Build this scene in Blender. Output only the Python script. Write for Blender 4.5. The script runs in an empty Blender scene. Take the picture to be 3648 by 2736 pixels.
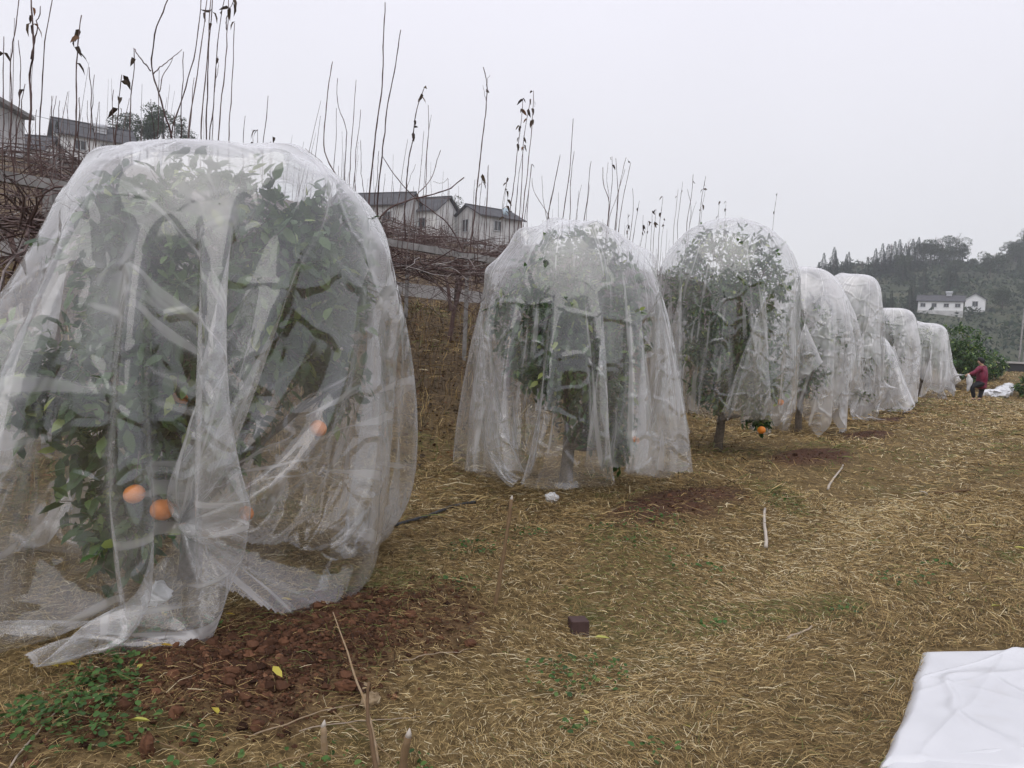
import bpy, math, random
import numpy as np
from mathutils import Matrix, Vector

# ------------------------------------------------------------------ camera, sky, sun, exposure
S = bpy.context.scene
F = 782.0                       # focal length in pixels of a 1024 px wide frame
PITCH, ROLL, EYE = math.radians(3.4), math.radians(2.4), 1.5
cam_data = bpy.data.cameras.new('camera')
cam_data.sensor_width = 36.0
cam_data.lens = 36.0 * F / 1024.0
cam_data.clip_start, cam_data.clip_end = 0.05, 3000.0
cam = bpy.data.objects.new('camera', cam_data)
S.collection.objects.link(cam)
CAMROT = Matrix.Rotation(math.pi / 2 - PITCH, 3, 'X') @ Matrix.Rotation(ROLL, 3, 'Z')
cam.matrix_world = Matrix.Translation((0, 0, EYE)) @ CAMROT.to_4x4()
S.camera = cam

SUN_EL, SUN_ROT = math.radians(58), math.radians(200)
world = bpy.data.worlds.new('World'); S.world = world; world.use_nodes = True
wt = world.node_tree; wt.nodes.clear()
wo = wt.nodes.new('ShaderNodeOutputWorld'); wb = wt.nodes.new('ShaderNodeBackground')
sky = wt.nodes.new('ShaderNodeTexSky'); sky.sky_type = 'NISHITA'; sky.sun_disc = False
sky.sun_elevation = SUN_EL; sky.sun_rotation = SUN_ROT; sky.dust_density = 4.0; sky.air_density = 1.0
tc = wt.nodes.new('ShaderNodeTexCoord'); sep = wt.nodes.new('ShaderNodeSeparateXYZ')
wt.links.new(tc.outputs['Generated'], sep.inputs[0])
rmp = wt.nodes.new('ShaderNodeValToRGB')            # an even overcast: slightly brighter overhead than at the horizon
rmp.color_ramp.elements[0].position = 0.0; rmp.color_ramp.elements[0].color = (0.655, 0.655, 0.660, 1)
rmp.color_ramp.elements[1].position = 0.55; rmp.color_ramp.elements[1].color = (0.80, 0.785, 0.88, 1)
wt.links.new(sep.outputs['Z'], rmp.inputs[0])
cn = wt.nodes.new('ShaderNodeTexNoise'); cn.inputs['Scale'].default_value = 1.6; cn.inputs['Detail'].default_value = 4
cr = wt.nodes.new('ShaderNodeMapRange'); cr.inputs['To Min'].default_value = 9.6; cr.inputs['To Max'].default_value = 11.0
wt.links.new(tc.outputs['Generated'], cn.inputs['Vector']); wt.links.new(cn.outputs['Fac'], cr.inputs['Value'])
cm = wt.nodes.new('ShaderNodeVectorMath'); cm.operation = 'SCALE'
wt.links.new(rmp.outputs['Color'], cm.inputs[0]); wt.links.new(cr.outputs['Result'], cm.inputs['Scale'])
mx = wt.nodes.new('ShaderNodeMix'); mx.data_type = 'RGBA'; mx.inputs['Factor'].default_value = 0.94
wt.links.new(sky.outputs['Color'], mx.inputs['A']); wt.links.new(cm.outputs['Vector'], mx.inputs['B'])
wt.links.new(mx.outputs['Result'], wb.inputs['Color']); wb.inputs['Strength'].default_value = 0.1
wt.links.new(wb.outputs[0], wo.inputs['Surface'])

sd = bpy.data.lights.new('sun', 'SUN'); sd.energy = 1.35; sd.angle = math.radians(80); sd.color = (1.0, 0.97, 0.93)
sun = bpy.data.objects.new('sun', sd); S.collection.objects.link(sun)
sdir = Vector((math.sin(SUN_ROT) * math.cos(SUN_EL), math.cos(SUN_ROT) * math.cos(SUN_EL), math.sin(SUN_EL)))
sun.rotation_euler = sdir.to_track_quat('Z', 'Y').to_euler(); sun.location = (0, 0, 60)
S.view_settings.view_transform = 'Standard'; S.view_settings.look = 'None'
S.view_settings.exposure = 0.30; S.view_settings.gamma = 1.0; S.view_settings.use_curve_mapping = False
S.render.engine = 'CYCLES'
S.cycles.use_denoising = True
S.cycles.use_adaptive_sampling = True; S.cycles.adaptive_threshold = 0.03
S.cycles.transparent_max_bounces = 18
S.cycles.max_bounces = 4; S.cycles.diffuse_bounces = 2; S.cycles.transmission_bounces = 3; S.cycles.glossy_bounces = 2
S.cycles.volume_bounces = 1; S.cycles.caustics_reflective = False; S.cycles.caustics_refractive = False

# ------------------------------------------------------------------ helpers
rng = np.random.default_rng(7)
random.seed(7)
C = S.collection

def at(px, py, d):
    """world point seen at pixel (px,py) of a 1024x768 frame, d metres away along the view's ground heading"""
    v = CAMROT @ Vector(((px - 512) / F, (384 - py) / F, -1.0))
    return Vector((0, 0, EYE)) + v * (d / v.y)

def at2(x, y, d): return at(x / 2.1602, y / 2.1602, d)

R0 = np.array([-1.85, 4.5]); UU = np.array([0.59, 0.807]); UU = UU / np.linalg.norm(UU); NN = np.array([UU[1], -UU[0]])
def uv_of(x, y):
    dx, dy = x - R0[0], y - R0[1]
    return dx * UU[0] + dy * UU[1], dx * NN[0] + dy * NN[1]
def xy_of(u, v): return R0[0] + u * UU[0] + v * NN[0], R0[1] + u * UU[1] + v * NN[1]

def sstep(a, b, x):
    t = np.clip((np.asarray(x, float) - a) / (b - a), 0, 1); return t * t * (3 - 2 * t)

_perm = np.random.default_rng(3).random((64, 64))
def vnoise(x, y):
    x = np.asarray(x, float); y = np.asarray(y, float)
    xi = np.floor(x).astype(int); yi = np.floor(y).astype(int); fx = x - xi; fy = y - yi
    fx = fx * fx * (3 - 2 * fx); fy = fy * fy * (3 - 2 * fy)
    g = lambda a, b: _perm[a % 64, b % 64]
    return (g(xi, yi) * (1 - fx) + g(xi + 1, yi) * fx) * (1 - fy) + (g(xi, yi + 1) * (1 - fx) + g(xi + 1, yi + 1) * fx) * fy
def fbm(x, y, o=4):
    s = 0; a = .5
    for k in range(o): s = s + a * (vnoise(x * 2 ** k + 17 * k, y * 2 ** k + 31 * k) - .5); a *= .5
    return s

TREES = [(-1.85, 4.5), (.56, 7.8), (2.95, 11.0), (5.3, 14.4), (7.5, 17.6), (9.35, 20.3), (11.3, 23.5), (14.1, 27.0)]
PATCH = []                                            # dug soil beside each tree: u, v, half length, half width
for k, (tx, ty) in enumerate(TREES):
    uu_, vv_ = uv_of(tx, ty)
    PATCH.append((uu_ + [-.34, .12, .25, .2, .1, 0, 0, 0][k], vv_ + [1.25, 1.25, 1.2, 1.15, 1.0, 1.0, 1.0, 1.0][k], [1.25, 1.15, 1.05, 1.0, .8, .7, .6, .6][k], [.62, .45, .42, .36, .28, .25, .25, .25][k]))
def soil_mask(x, y):
    u, v = uv_of(np.asarray(x, float), np.asarray(y, float)); m = 0
    wob = fbm(np.asarray(x) * 1.7, np.asarray(y) * 1.7, 3)
    for (pu, pv, a, b) in PATCH:
        q = ((u - pu) / a) ** 2 + ((v - pv) / b) ** 2
        m = np.maximum(m, 1 - sstep(.30, 1.45, q + wob * 2.2))
    return m

def gz(x, y, fine=True):
    x = np.asarray(x, float); y = np.asarray(y, float)
    u, v = uv_of(x, y)
    t = np.maximum(-(v + .9), 0)
    z = .27 * (np.sqrt(t * t + .25) - .5)
    far = np.maximum(t - 11, 0); z = z - .06 * far
    z = z - .17 * np.exp(-((v - 2.3) / .5) ** 2) + .05 * np.exp(-((v - 1.3) / .5) ** 2) + .10 * sstep(2.9, 4.2, v)
    rise = sstep(31, 46, u) * .75 * sstep(-14, -2, v)
    drop = sstep(48, 78, u) * 14.0 * sstep(-40, -4, v) + sstep(40, 90, v) * 10
    z = z + rise - drop
    z = z + .10 * fbm(x * .35, y * .35, 2)
    if fine:
        m = soil_mask(x, y)
        z = z + .035 * fbm(x * 2.2, y * 2.2, 3) + m * (.03 + .05 * fbm(x * 9, y * 9, 3))
    return z
def g1(x, y): return float(gz(np.array([x]), np.array([y]))[0])

def tagp(o, label=None, cat=None, group=None, kind=None):
    if label: o['label'] = label
    if cat: o['category'] = cat
    if group: o['group'] = group
    if kind: o['kind'] = kind
    return o

def mesh_np(name, V, FA, smooth=True, attrs=None):
    """V (n,3); FA (m,3) or (m,4) index array, or a list of such arrays"""
    me = bpy.data.meshes.new(name)
    V = np.ascontiguousarray(V, np.float32)
    FA = FA if isinstance(FA, list) else [FA]
    FA = [np.asarray(f, np.int32) for f in FA if len(f)]
    me.vertices.add(len(V)); me.vertices.foreach_set('co', V.ravel())
    idx = np.concatenate([f.ravel() for f in FA]); tot = np.concatenate([np.full(len(f), f.shape[1], np.int32) for f in FA])
    st = np.concatenate([[0], np.cumsum(tot)[:-1]]).astype(np.int32)
    me.loops.add(len(idx)); me.loops.foreach_set('vertex_index', idx)
    me.polygons.add(len(tot)); me.polygons.foreach_set('loop_start', st)
    me.polygons.foreach_set('use_smooth', np.full(len(tot), smooth, bool))
    for k, a in (attrs or {}).items():
        at_ = me.attributes.new(k, 'FLOAT', 'POINT'); at_.data.foreach_set('value', np.ascontiguousarray(a, np.float32))
    me.update(calc_edges=True); me.validate()
    return me

def link(name, me, mat=None, parent=None, loc=None):
    o = bpy.data.objects.new(name, me); C.objects.link(o)
    if mat is not None and len(me.materials) == 0: me.materials.append(mat)
    if loc is not None: o.location = loc
    if parent is not None: o.parent = parent
    return o

def empty(name, loc=(0, 0, 0), rz=0.0):
    o = bpy.data.objects.new(name, None); C.objects.link(o); o.location = loc; o.rotation_euler = (0, 0, rz)
    o.empty_display_size = .1
    return o

class MB:
    """collects shapes, builds ONE mesh object"""
    def __init__(s): s.V = []; s.F = {3: [], 4: []}; s.n = 0; s.T = []
    def add(s, V, FA, tint=0.5):
        V = np.asarray(V, float)
        for f in (FA if isinstance(FA, list) else [FA]):
            f = np.asarray(f, int)
            if len(f): s.F[f.shape[1]].append(f + s.n)
        s.V.append(V); s.n += len(V); s.T.append(np.full(len(V), tint) if np.isscalar(tint) else np.asarray(tint, float))
        return s
    def box(s, c, d, rz=0.0, tint=.5):
        x, y, z = np.array(d, float) / 2
        V = np.array([[-x, -y, -z], [x, -y, -z], [x, y, -z], [-x, y, -z], [-x, -y, z], [x, -y, z], [x, y, z], [-x, y, z]])
        if rz:
            c_, s_ = math.cos(rz), math.sin(rz); V = V @ np.array([[c_, s_, 0], [-s_, c_, 0], [0, 0, 1]])
        return s.add(V + np.array(c, float), np.array([[0, 3, 2, 1], [4, 5, 6, 7], [0, 1, 5, 4], [1, 2, 6, 5], [2, 3, 7, 6], [3, 0, 4, 7]]), tint)
    def tube(s, path, rad, sides=6, tint=.5, cap=True):
        V, FQ, FT = tube_np(path, rad, sides, cap); return s.add(V, [FQ, FT], tint)
    def mesh(s, name, smooth=True):
        return mesh_np(name, np.concatenate(s.V), [np.concatenate(s.F[k]) for k in (3, 4) if s.F[k]], smooth, {'tint': np.concatenate(s.T)})
    def build(s, name, mat, parent=None, smooth=True, loc=None): return link(name, s.mesh(name, smooth), mat, parent, loc)

def tube_np(path, rad, sides=6, cap=True):
    P = np.asarray(path, float); n = len(P)
    r = np.full(n, rad, float) if np.isscalar(rad) else np.asarray(rad, float)
    T = np.gradient(P, axis=0); T /= np.linalg.norm(T, axis=1, keepdims=True) + 1e-9
    ref = np.array([0, 0, 1.0]) if abs(T[:, 2]).mean() < .8 else np.array([1.0, 0, 0])
    A = np.cross(T, ref); A /= np.linalg.norm(A, axis=1, keepdims=True) + 1e-9; B = np.cross(T, A)
    an = np.arange(sides) * 2 * math.pi / sides
    V = P[:, None] + r[:, None, None] * (np.cos(an)[None, :, None] * A[:, None] + np.sin(an)[None, :, None] * B[:, None])
    V = V.reshape(-1, 3); i = np.arange(n - 1)[:, None] * sides; j = np.arange(sides)[None]; j2 = (j + 1) % sides
    FQ = np.stack([i + j, i + j2, i + sides + j2, i + sides + j], -1).reshape(-1, 4)
    FT = np.zeros((0, 3), int)
    if cap:
        V = np.vstack([V, P[:1], P[-1:]]); a, b = n * sides, n * sides + 1; jj = np.arange(sides)
        FT = np.vstack([np.stack([np.full(sides, a), (jj + 1) % sides, jj], -1), np.stack([np.full(sides, b), (n - 1) * sides + jj, (n - 1) * sides + (jj + 1) % sides], -1)])
    return V, FQ, FT

def wiggle(P, amp, n, r=rng):
    """resample a polyline to n points with small lateral wander"""
    P = np.asarray(P, float); s = np.concatenate([[0], np.cumsum(np.linalg.norm(np.diff(P, axis=0), axis=1))])
    t = np.linspace(0, s[-1], n); Q = np.stack([np.interp(t, s, P[:, k]) for k in range(3)], 1)
    if n > 4:
        for _ in range(2): Q[1:-1] = .25 * Q[:-2] + .5 * Q[1:-1] + .25 * Q[2:]
    w = np.cumsum(r.normal(0, 1, (n, 3)), 0); w -= np.linspace(0, 1, n)[:, None] * w[-1]; w /= (np.abs(w).max() + 1e-6)
    return Q + w * amp

def copy_tree(o, parent=None):
    c = o.copy(); C.objects.link(c); c.parent = parent
    for ch in list(o.children): copy_tree(ch, c)
    return c

# ------------------------------------------------------------------ materials
def new_mat(name):
    m = bpy.data.materials.new(name); m.use_nodes = True; nt = m.node_tree
    return m, nt, nt.nodes['Principled BSDF'], nt.nodes['Material Output']
def noise_node(nt, scale, detail=4, rough=.55, coord='Object', vec=None):
    t = nt.nodes.new('ShaderNodeTexCoord'); n = nt.nodes.new('ShaderNodeTexNoise')
    n.inputs['Scale'].default_value = scale; n.inputs['Detail'].default_value = detail; n.inputs['Roughness'].default_value = rough
    nt.links.new(vec if vec is not None else t.outputs[coord], n.inputs['Vector']); return n
def ramp_node(nt, src, stops):
    r = nt.nodes.new('ShaderNodeValToRGB'); e = r.color_ramp.elements
    while len(e) < len(stops): e.new(.5)
    for k, (p, c) in enumerate(stops): e[k].position = p; e[k].color = (*c, 1)
    nt.links.new(src, r.inputs[0]); return r
def bump_node(nt, bsdf, src, strength=.4, dist=.02):
    b = nt.nodes.new('ShaderNodeBump'); b.inputs['Strength'].default_value = strength; b.inputs['Distance'].default_value = dist
    nt.links.new(src, b.inputs['Height']); nt.links.new(b.outputs[0], bsdf.inputs['Normal']); return b
def mat_noise(name, stops, scale=8, rough=.8, detail=5, bump=.3, bdist=.02, spec=.3, coord='Object'):
    m, nt, b, o = new_mat(name); n = noise_node(nt, scale, detail, coord=coord)
    r = ramp_node(nt, n.outputs['Fac'], stops); nt.links.new(r.outputs[0], b.inputs['Base Color'])
    b.inputs['Roughness'].default_value = rough; b.inputs['Specular IOR Level'].default_value = spec
    if bump: bump_node(nt, b, n.outputs['Fac'], bump, bdist)
    return m
def mat_tint(name, stops, rough=.7, spec=.3, transl=0.0, noise=0.0, nscale=20):
    """colour from the per-vertex 'tint' (each piece's own shade), with a little noise"""
    m, nt, b, o = new_mat(name); a = nt.nodes.new('ShaderNodeAttribute'); a.attribute_name = 'tint'; src = a.outputs['Fac']
    if noise:
        n = noise_node(nt, nscale, 3); mr = nt.nodes.new('ShaderNodeMath'); mr.operation = 'MULTIPLY_ADD'
        mr.inputs[1].default_value = noise; nt.links.new(n.outputs['Fac'], mr.inputs[0]); nt.links.new(src, mr.inputs[2])
        sb = nt.nodes.new('ShaderNodeMath'); sb.operation = 'SUBTRACT'; sb.inputs[1].default_value = noise * .5; nt.links.new(mr.outputs[0], sb.inputs[0]); src = sb.outputs[0]
    r = ramp_node(nt, src, stops); nt.links.new(r.outputs[0], b.inputs['Base Color'])
    b.inputs['Roughness'].default_value = rough; b.inputs['Specular IOR Level'].default_value = spec
    if transl:
        t = nt.nodes.new('ShaderNodeBsdfTranslucent'); nt.links.new(r.outputs[0], t.inputs['Color'])
        ms = nt.nodes.new('ShaderNodeMixShader'); ms.inputs[0].default_value = transl
        nt.links.new(b.outputs[0], ms.inputs[1]); nt.links.new(t.outputs[0], ms.inputs[2]); nt.links.new(ms.outputs[0], o.inputs['Surface'])
    return m

def film_material(name, base, edge, white=.90, gloss=.07, crinkle=.5, dew=.24, streak=.27):
    """thin milky polyethylene: clear face-on, whiter where the sheet is seen along its surface"""
    m, nt, b, o = new_mat(name); nt.nodes.remove(b); N = nt.nodes; L = nt.links
    # crinkles: ridged noise drawn out along the hang of the sheet, plus small random creases
    t = N.new('ShaderNodeTexCoord'); fa = N.new('ShaderNodeAttribute'); fa.attribute_name = 'fold_angle'; fr_ = N.new('ShaderNodeAttribute'); fr_.attribute_name = 'fold_run'
    cx = N.new('ShaderNodeCombineXYZ'); L.new(fa.outputs['Fac'], cx.inputs[0]); L.new(fr_.outputs['Fac'], cx.inputs[1])
    n1 = N.new('ShaderNodeTexNoise'); n1.noise_type = 'RIDGED_MULTIFRACTAL'; n1.inputs['Scale'].default_value = 2.4; n1.inputs['Detail'].default_value = 2.0; n1.inputs['Distortion'].default_value = .3
    L.new(cx.outputs[0], n1.inputs['Vector'])
    ns = N.new('ShaderNodeTexNoise'); ns.inputs['Scale'].default_value = 5.0; ns.inputs['Detail'].default_value = 2; sm_ = N.new('ShaderNodeVectorMath'); sm_.operation = 'MULTIPLY'; sm_.inputs[1].default_value = (2.8, .8, 1); L.new(cx.outputs[0], sm_.inputs[0]); L.new(sm_.outputs[0], ns.inputs['Vector'])
    sk_ = N.new('ShaderNodeMapRange'); sk_.interpolation_type = 'SMOOTHSTEP'; sk_.inputs['From Min'].default_value = .57; sk_.inputs['From Max'].default_value = .67; sk_.inputs['To Max'].default_value = streak; L.new(ns.outputs['Fac'], sk_.inputs['Value'])
    # straight fold marks left from the packed sheet: edges of large irregular cells
    wn = noise_node(nt, 2.0, 2, .5); wv = N.new('ShaderNodeVectorMath'); wv.operation = 'MULTIPLY_ADD'; wv.inputs[1].default_value = (.25, .25, .25); L.new(wn.outputs['Color'], wv.inputs[0]); L.new(t.outputs['Object'], wv.inputs[2])
    n2 = N.new('ShaderNodeTexVoronoi'); n2.feature = 'DISTANCE_TO_EDGE'; n2.inputs['Scale'].default_value = 3.2; L.new(wv.outputs[0], n2.inputs['Vector'])
    cr_ = N.new('ShaderNodeMapRange'); cr_.interpolation_type = 'SMOOTHSTEP'; cr_.inputs['From Max'].default_value = .13; L.new(n2.outputs['Distance'], cr_.inputs['Value'])
    ad = N.new('ShaderNodeMath'); ad.operation = 'MULTIPLY_ADD'; ad.inputs[1].default_value = -.28; L.new(cr_.outputs[0], ad.inputs[0]); L.new(n1.outputs['Fac'], ad.inputs[2])
    bp = N.new('ShaderNodeBump'); bp.inputs['Strength'].default_value = crinkle; bp.inputs['Distance'].default_value = .035; L.new(ad.outputs[0], bp.inputs['Height'])
    lw = N.new('ShaderNodeLayerWeight'); lw.inputs['Blend'].default_value = .5; L.new(bp.outputs[0], lw.inputs['Normal'])
    pw = N.new('ShaderNodeMath'); pw.operation = 'POWER'; pw.inputs[1].default_value = 1.9; L.new(lw.outputs['Facing'], pw.inputs[0])
    n = noise_node(nt, 1.2, 2, .6); mr = N.new('ShaderNodeMapRange'); mr.inputs['From Min'].default_value = .40; mr.inputs['From Max'].default_value = .64
    mr.inputs['To Min'].default_value = base * .35; mr.inputs['To Max'].default_value = base * 2.0; L.new(n.outputs['Fac'], mr.inputs['Value'])
    # condensation: droplets fog the upper part of each cover in patches ('dew' is stored on the sheet)
    da = N.new('ShaderNodeAttribute'); da.attribute_name = 'dew'; dn = noise_node(nt, 2.4, 3, .7); dr = N.new('ShaderNodeMapRange'); dr.inputs['From Min'].default_value = .36; dr.inputs['From Max'].default_value = .60; L.new(dn.outputs['Fac'], dr.inputs['Value'])
    dm = N.new('ShaderNodeMath'); dm.operation = 'MULTIPLY'; L.new(da.outputs['Fac'], dm.inputs[0]); L.new(dr.outputs[0], dm.inputs[1])
    d2 = N.new('ShaderNodeMath'); d2.operation = 'MULTIPLY_ADD'; d2.inputs[1].default_value = dew; L.new(dm.outputs[0], d2.inputs[0])
    d3 = N.new('ShaderNodeMath'); d3.operation = 'ADD'; L.new(mr.outputs[0], d3.inputs[0]); L.new(sk_.outputs[0], d3.inputs[1]); L.new(d3.outputs[0], d2.inputs[2])   # creases whiten where the film has been folded
    ma = N.new('ShaderNodeMath'); ma.operation = 'MULTIPLY_ADD'; ma.use_clamp = True; ma.inputs[1].default_value = edge
    L.new(pw.outputs[0], ma.inputs[0]); L.new(d2.outputs[0], ma.inputs[2])
    df = N.new('ShaderNodeBsdfDiffuse'); df.inputs['Color'].default_value = (white, white, white * 1.01, 1)
    tl = N.new('ShaderNodeBsdfTranslucent'); tl.inputs['Color'].default_value = (white, white, white * 1.01, 1)
    m1 = N.new('ShaderNodeMixShader'); m1.inputs[0].default_value = .5; L.new(df.outputs[0], m1.inputs[1]); L.new(tl.outputs[0], m1.inputs[2])
    tr = N.new('ShaderNodeBsdfTransparent'); tr.inputs['Color'].default_value = (.975, .98, .98, 1)
    m2 = N.new('ShaderNodeMixShader'); L.new(ma.outputs[0], m2.inputs[0]); L.new(tr.outputs[0], m2.inputs[1]); L.new(m1.outputs[0], m2.inputs[2])
    gl = N.new('ShaderNodeBsdfGlossy'); gl.inputs['Roughness'].default_value = gloss; gl.inputs['Color'].default_value = (1, 1, 1, 1)
    p5 = N.new('ShaderNodeMath'); p5.operation = 'POWER'; p5.inputs[1].default_value = 4.0; L.new(lw.outputs['Facing'], p5.inputs[0])
    fr = N.new('ShaderNodeMath'); fr.operation = 'MULTIPLY_ADD'; fr.inputs[1].default_value = .80; fr.inputs[2].default_value = .095; L.new(p5.outputs[0], fr.inputs[0])
    for q in (df, tl, gl): L.new(bp.outputs[0], q.inputs['Normal'])
    m3 = N.new('ShaderNodeMixShader'); L.new(fr.outputs[0], m3.inputs[0]); L.new(m2.outputs[0], m3.inputs[1]); L.new(gl.outputs[0], m3.inputs[2])
    L.new(m3.outputs[0], o.inputs['Surface'])
    return m

M = {}
M['film'] = film_material('polyethylene_film', .09, .44, dew=.17)
M['film_second'] = film_material('polyethylene_film_dewy', .075, .42, dew=.11)
M['film_clear'] = film_material('polyethylene_film_clear', .07, .40, dew=.10)
M['film_far'] = film_material('polyethylene_film_crumpled', .24, .6, crinkle=.7)
M['leaf'] = mat_tint('citrus_leaf', [(0, (.024, .060, .016)), (.45, (.050, .115, .026)), (.75, (.12, .20, .042)), (1, (.32, .38, .10))], .38, .5, .30)
M['bark'] = mat_noise('citrus_bark', [(.3, (.07, .055, .04)), (.7, (.17, .14, .11))], 30, .9)
M['orange'] = mat_noise('orange_peel', [(.3, (.72, .20, .015)), (.7, (.80, .27, .03))], 60, .42, 3, .25, .002, .5)
M['pear'] = mat_tint('pear_bark', [(0, (.035, .018, .016)), (.5, (.085, .050, .045)), (.8, (.16, .12, .11)), (1, (.30, .28, .27))], .75, .35, 0, .35, 25)
M['dryleaf'] = mat_tint('withered_leaf', [(0, (.035, .025, .02)), (.5, (.075, .055, .035)), (1, (.20, .09, .04))], .8, .2, .2)
M['straw'] = mat_tint('dry_cut_grass', [(0, (.035, .024, .012)), (.25, (.135, .084, .034)), (.55, (.33, .228, .094)), (.82, (.54, .415, .20)), (.90, (.66, .57, .37)), (.93, (.11, .13, .035)), (1, (.15, .17, .05))], .72, .25, .12)
M['weed'] = mat_tint('green_weed', [(0, (.03, .07, .02)), (.6, (.07, .15, .035)), (1, (.16, .20, .06))], .6, .3, .25)
M['clod'] = mat_tint('red_soil_clod', [(0, (.028, .015, .010)), (.5, (.080, .040, .024)), (.85, (.145, .070, .040)), (1, (.22, .12, .07))], .95, .1, 0, .4, 40)
M['concrete'] = mat_noise('weathered_concrete', [(.25, (.15, .145, .14)), (.75, (.32, .31, .30))], 9, .9)
M['concrete_pale'] = mat_noise('pale_concrete', [(.25, (.30, .29, .28)), (.75, (.50, .49, .48))], 1.2, .9, 7)
M['wire'] = mat_noise('galvanised_wire', [(.3, (.12, .12, .12)), (.7, (.22, .22, .22))], 40, .5)
M['stone'] = mat_noise('tan_stone', [(.3, (.17, .12, .07)), (.7, (.34, .26, .16))], 25, .9, bump=.6)
M['yellow'] = mat_tint('fallen_citrus_leaf', [(0, (.26, .15, .02)), (.5, (.50, .38, .04)), (1, (.42, .42, .10))], .5, .4, .2)
M['stick'] = mat_tint('dead_stick', [(0, (.10, .06, .035)), (.5, (.26, .18, .10)), (1, (.46, .42, .37))], .85, .2, 0, .3, 30)
M['hose'] = mat_noise('black_hose', [(.3, (.02, .022, .025)), (.7, (.05, .052, .055))], 30, .5)
M['bag'] = mat_noise('white_plastic_bag', [(.3, (.60, .60, .60)), (.7, (.80, .80, .80))], 10, .35)

# ------------------------------------------------------------------ ground
def build_ground():
    def axis(a, b, fine0, fine1, step, grow):
        r = [fine0]; s = step
        while r[-1] < b: r.append(r[-1] + (step if r[-1] < fine1 else s)); s = s * grow if r[-1] >= fine1 else s
        l = [fine0]; s = step
        while l[-1] > a: s *= grow; l.append(l[-1] - s)
        return np.array(sorted(set(l[1:] + r)))
    us = axis(-40, 330, -6, 20, .07, 1.045); vs = axis(-130, 230, -2.5, 6.5, .07, 1.055)
    U_, V_ = np.meshgrid(us, vs, indexing='ij'); X, Y = xy_of(U_, V_)
    Z = gz(X.ravel(), Y.ravel()); P = np.stack([X.ravel(), Y.ravel(), Z], 1)
    a, b = len(us), len(vs); i = np.arange(a - 1)[:, None] * b; j = np.arange(b - 1)[None]
    FQ = np.stack([i + j, i + b + j, i + b + j + 1, i + j + 1], -1).reshape(-1, 4)
    sm = soil_mask(P[:, 0], P[:, 1]); uu, vv = uv_of(P[:, 0], P[:, 1])
    orch = sstep(-1.6, -3.5, vv) if False else 1 - sstep(-4.0, -1.6, vv)
    return mesh_np('ground', P, FQ, True, {'soil': sm, 'orchard': orch})
def ground_material():
    m, nt, b, o = new_mat('field_soil_and_thatch'); L = nt.links; N = nt.nodes
    n1 = noise_node(nt, 1.3, 6, .6); n2 = noise_node(nt, 22, 6, .7); n3 = noise_node(nt, 110, 4, .7)
    thatch = ramp_node(nt, n2.outputs['Fac'], [(.28, (.045, .030, .014)), (.5, (.14, .098, .044)), (.72, (.29, .212, .10))])
    green = ramp_node(nt, n3.outputs['Fac'], [(.3, (.03, .045, .014)), (.7, (.12, .12, .045))])
    soil = ramp_node(nt, n2.outputs['Fac'], [(.25, (.030, .016, .011)), (.5, (.078, .040, .025)), (.75, (.145, .072, .042))])
    orch = ramp_node(nt, n2.outputs['Fac'], [(.28, (.035, .025, .016)), (.5, (.10, .070, .042)), (.62, (.16, .12, .07)), (.75, (.085, .085, .04))])
    gm = N.new('ShaderNodeMapRange'); gm.inputs['From Min'].default_value = .56; gm.inputs['From Max'].default_value = .70; gm.inputs['To Max'].default_value = .6; L.new(n1.outputs['Fac'], gm.inputs['Value'])
    def mixc(f, a, bb):
        q = N.new('ShaderNodeMix'); q.data_type = 'RGBA'; L.new(f, q.inputs['Factor']); L.new(a, q.inputs['A']); L.new(bb, q.inputs['B']); return q.outputs['Result']
    at1 = N.new('ShaderNodeAttribute'); at1.attribute_name = 'soil'; at2_ = N.new('ShaderNodeAttribute'); at2_.attribute_name = 'orchard'
    c = mixc(gm.outputs[0], thatch.outputs[0], green.outputs[0]); c = mixc(at2_.outputs['Fac'], c, orch.outputs[0]); c = mixc(at1.outputs['Fac'], c, soil.outputs[0])
    L.new(c, b.inputs['Base Color']); b.inputs['Roughness'].default_value = .95; b.inputs['Specular IOR Level'].default_value = .15
    bump_node(nt, b, n2.outputs['Fac'], .8, .03)
    return m
M['ground'] = ground_material()
ground = tagp(link('ground', build_ground(), M['ground']), 'sloping orchard ground of mown dry grass and red soil', kind='structure')

# the wooded hill across the valley
def ridge(x): return np.interp(x, [-60, 20, 60, 108, 130, 150, 168, 186, 240, 400, 700], [-12, 2, 18, 30, 34, 36, 35, 43, 62, 70, 40])
def hz(x, y):
    x = np.asarray(x, float); y = np.asarray(y, float)
    t = np.clip((y - 95) / (285 - 95), 0, 1.0); r = ridge(x)
    z = -13 + (r + 13) * (t ** .9) + 2.4 * fbm(x * .03, y * .03, 4) * 2
    back = np.clip((y - 285) / 160, 0, 1); z = z - back * (r + 15)
    st = z / 3.2; z = 3.2 * (np.floor(st) + sstep(.25, .95, st - np.floor(st))) * .55 + z * .45      # old terraces
    return z
def build_hill():
    xs = np.arange(-60, 430, 3.0); ys = np.concatenate([np.arange(92, 300, 2.0), np.arange(300, 460, 8.0)])
    X, Y = np.meshgrid(xs, ys, indexing='ij'); P = np.stack([X.ravel(), Y.ravel(), hz(X.ravel(), Y.ravel())], 1)
    a, b = X.shape; i = np.arange(a - 1)[:, None] * b; j = np.arange(b - 1)[None]
    return mesh_np('hillside', P, np.stack([i + j, i + b + j, i + b + j + 1, i + j + 1], -1).reshape(-1, 4), True)
M['hill'] = mat_noise('hillside_scrub', [(.25, (.018, .028, .016)), (.5, (.045, .055, .030)), (.68, (.075, .075, .045)), (.8, (.12, .105, .07))], .16, .95, 8, .5, .5)
tagp(link('hillside', build_hill(), M['hill']), 'terraced wooded hillside across the valley', kind='structure')

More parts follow.
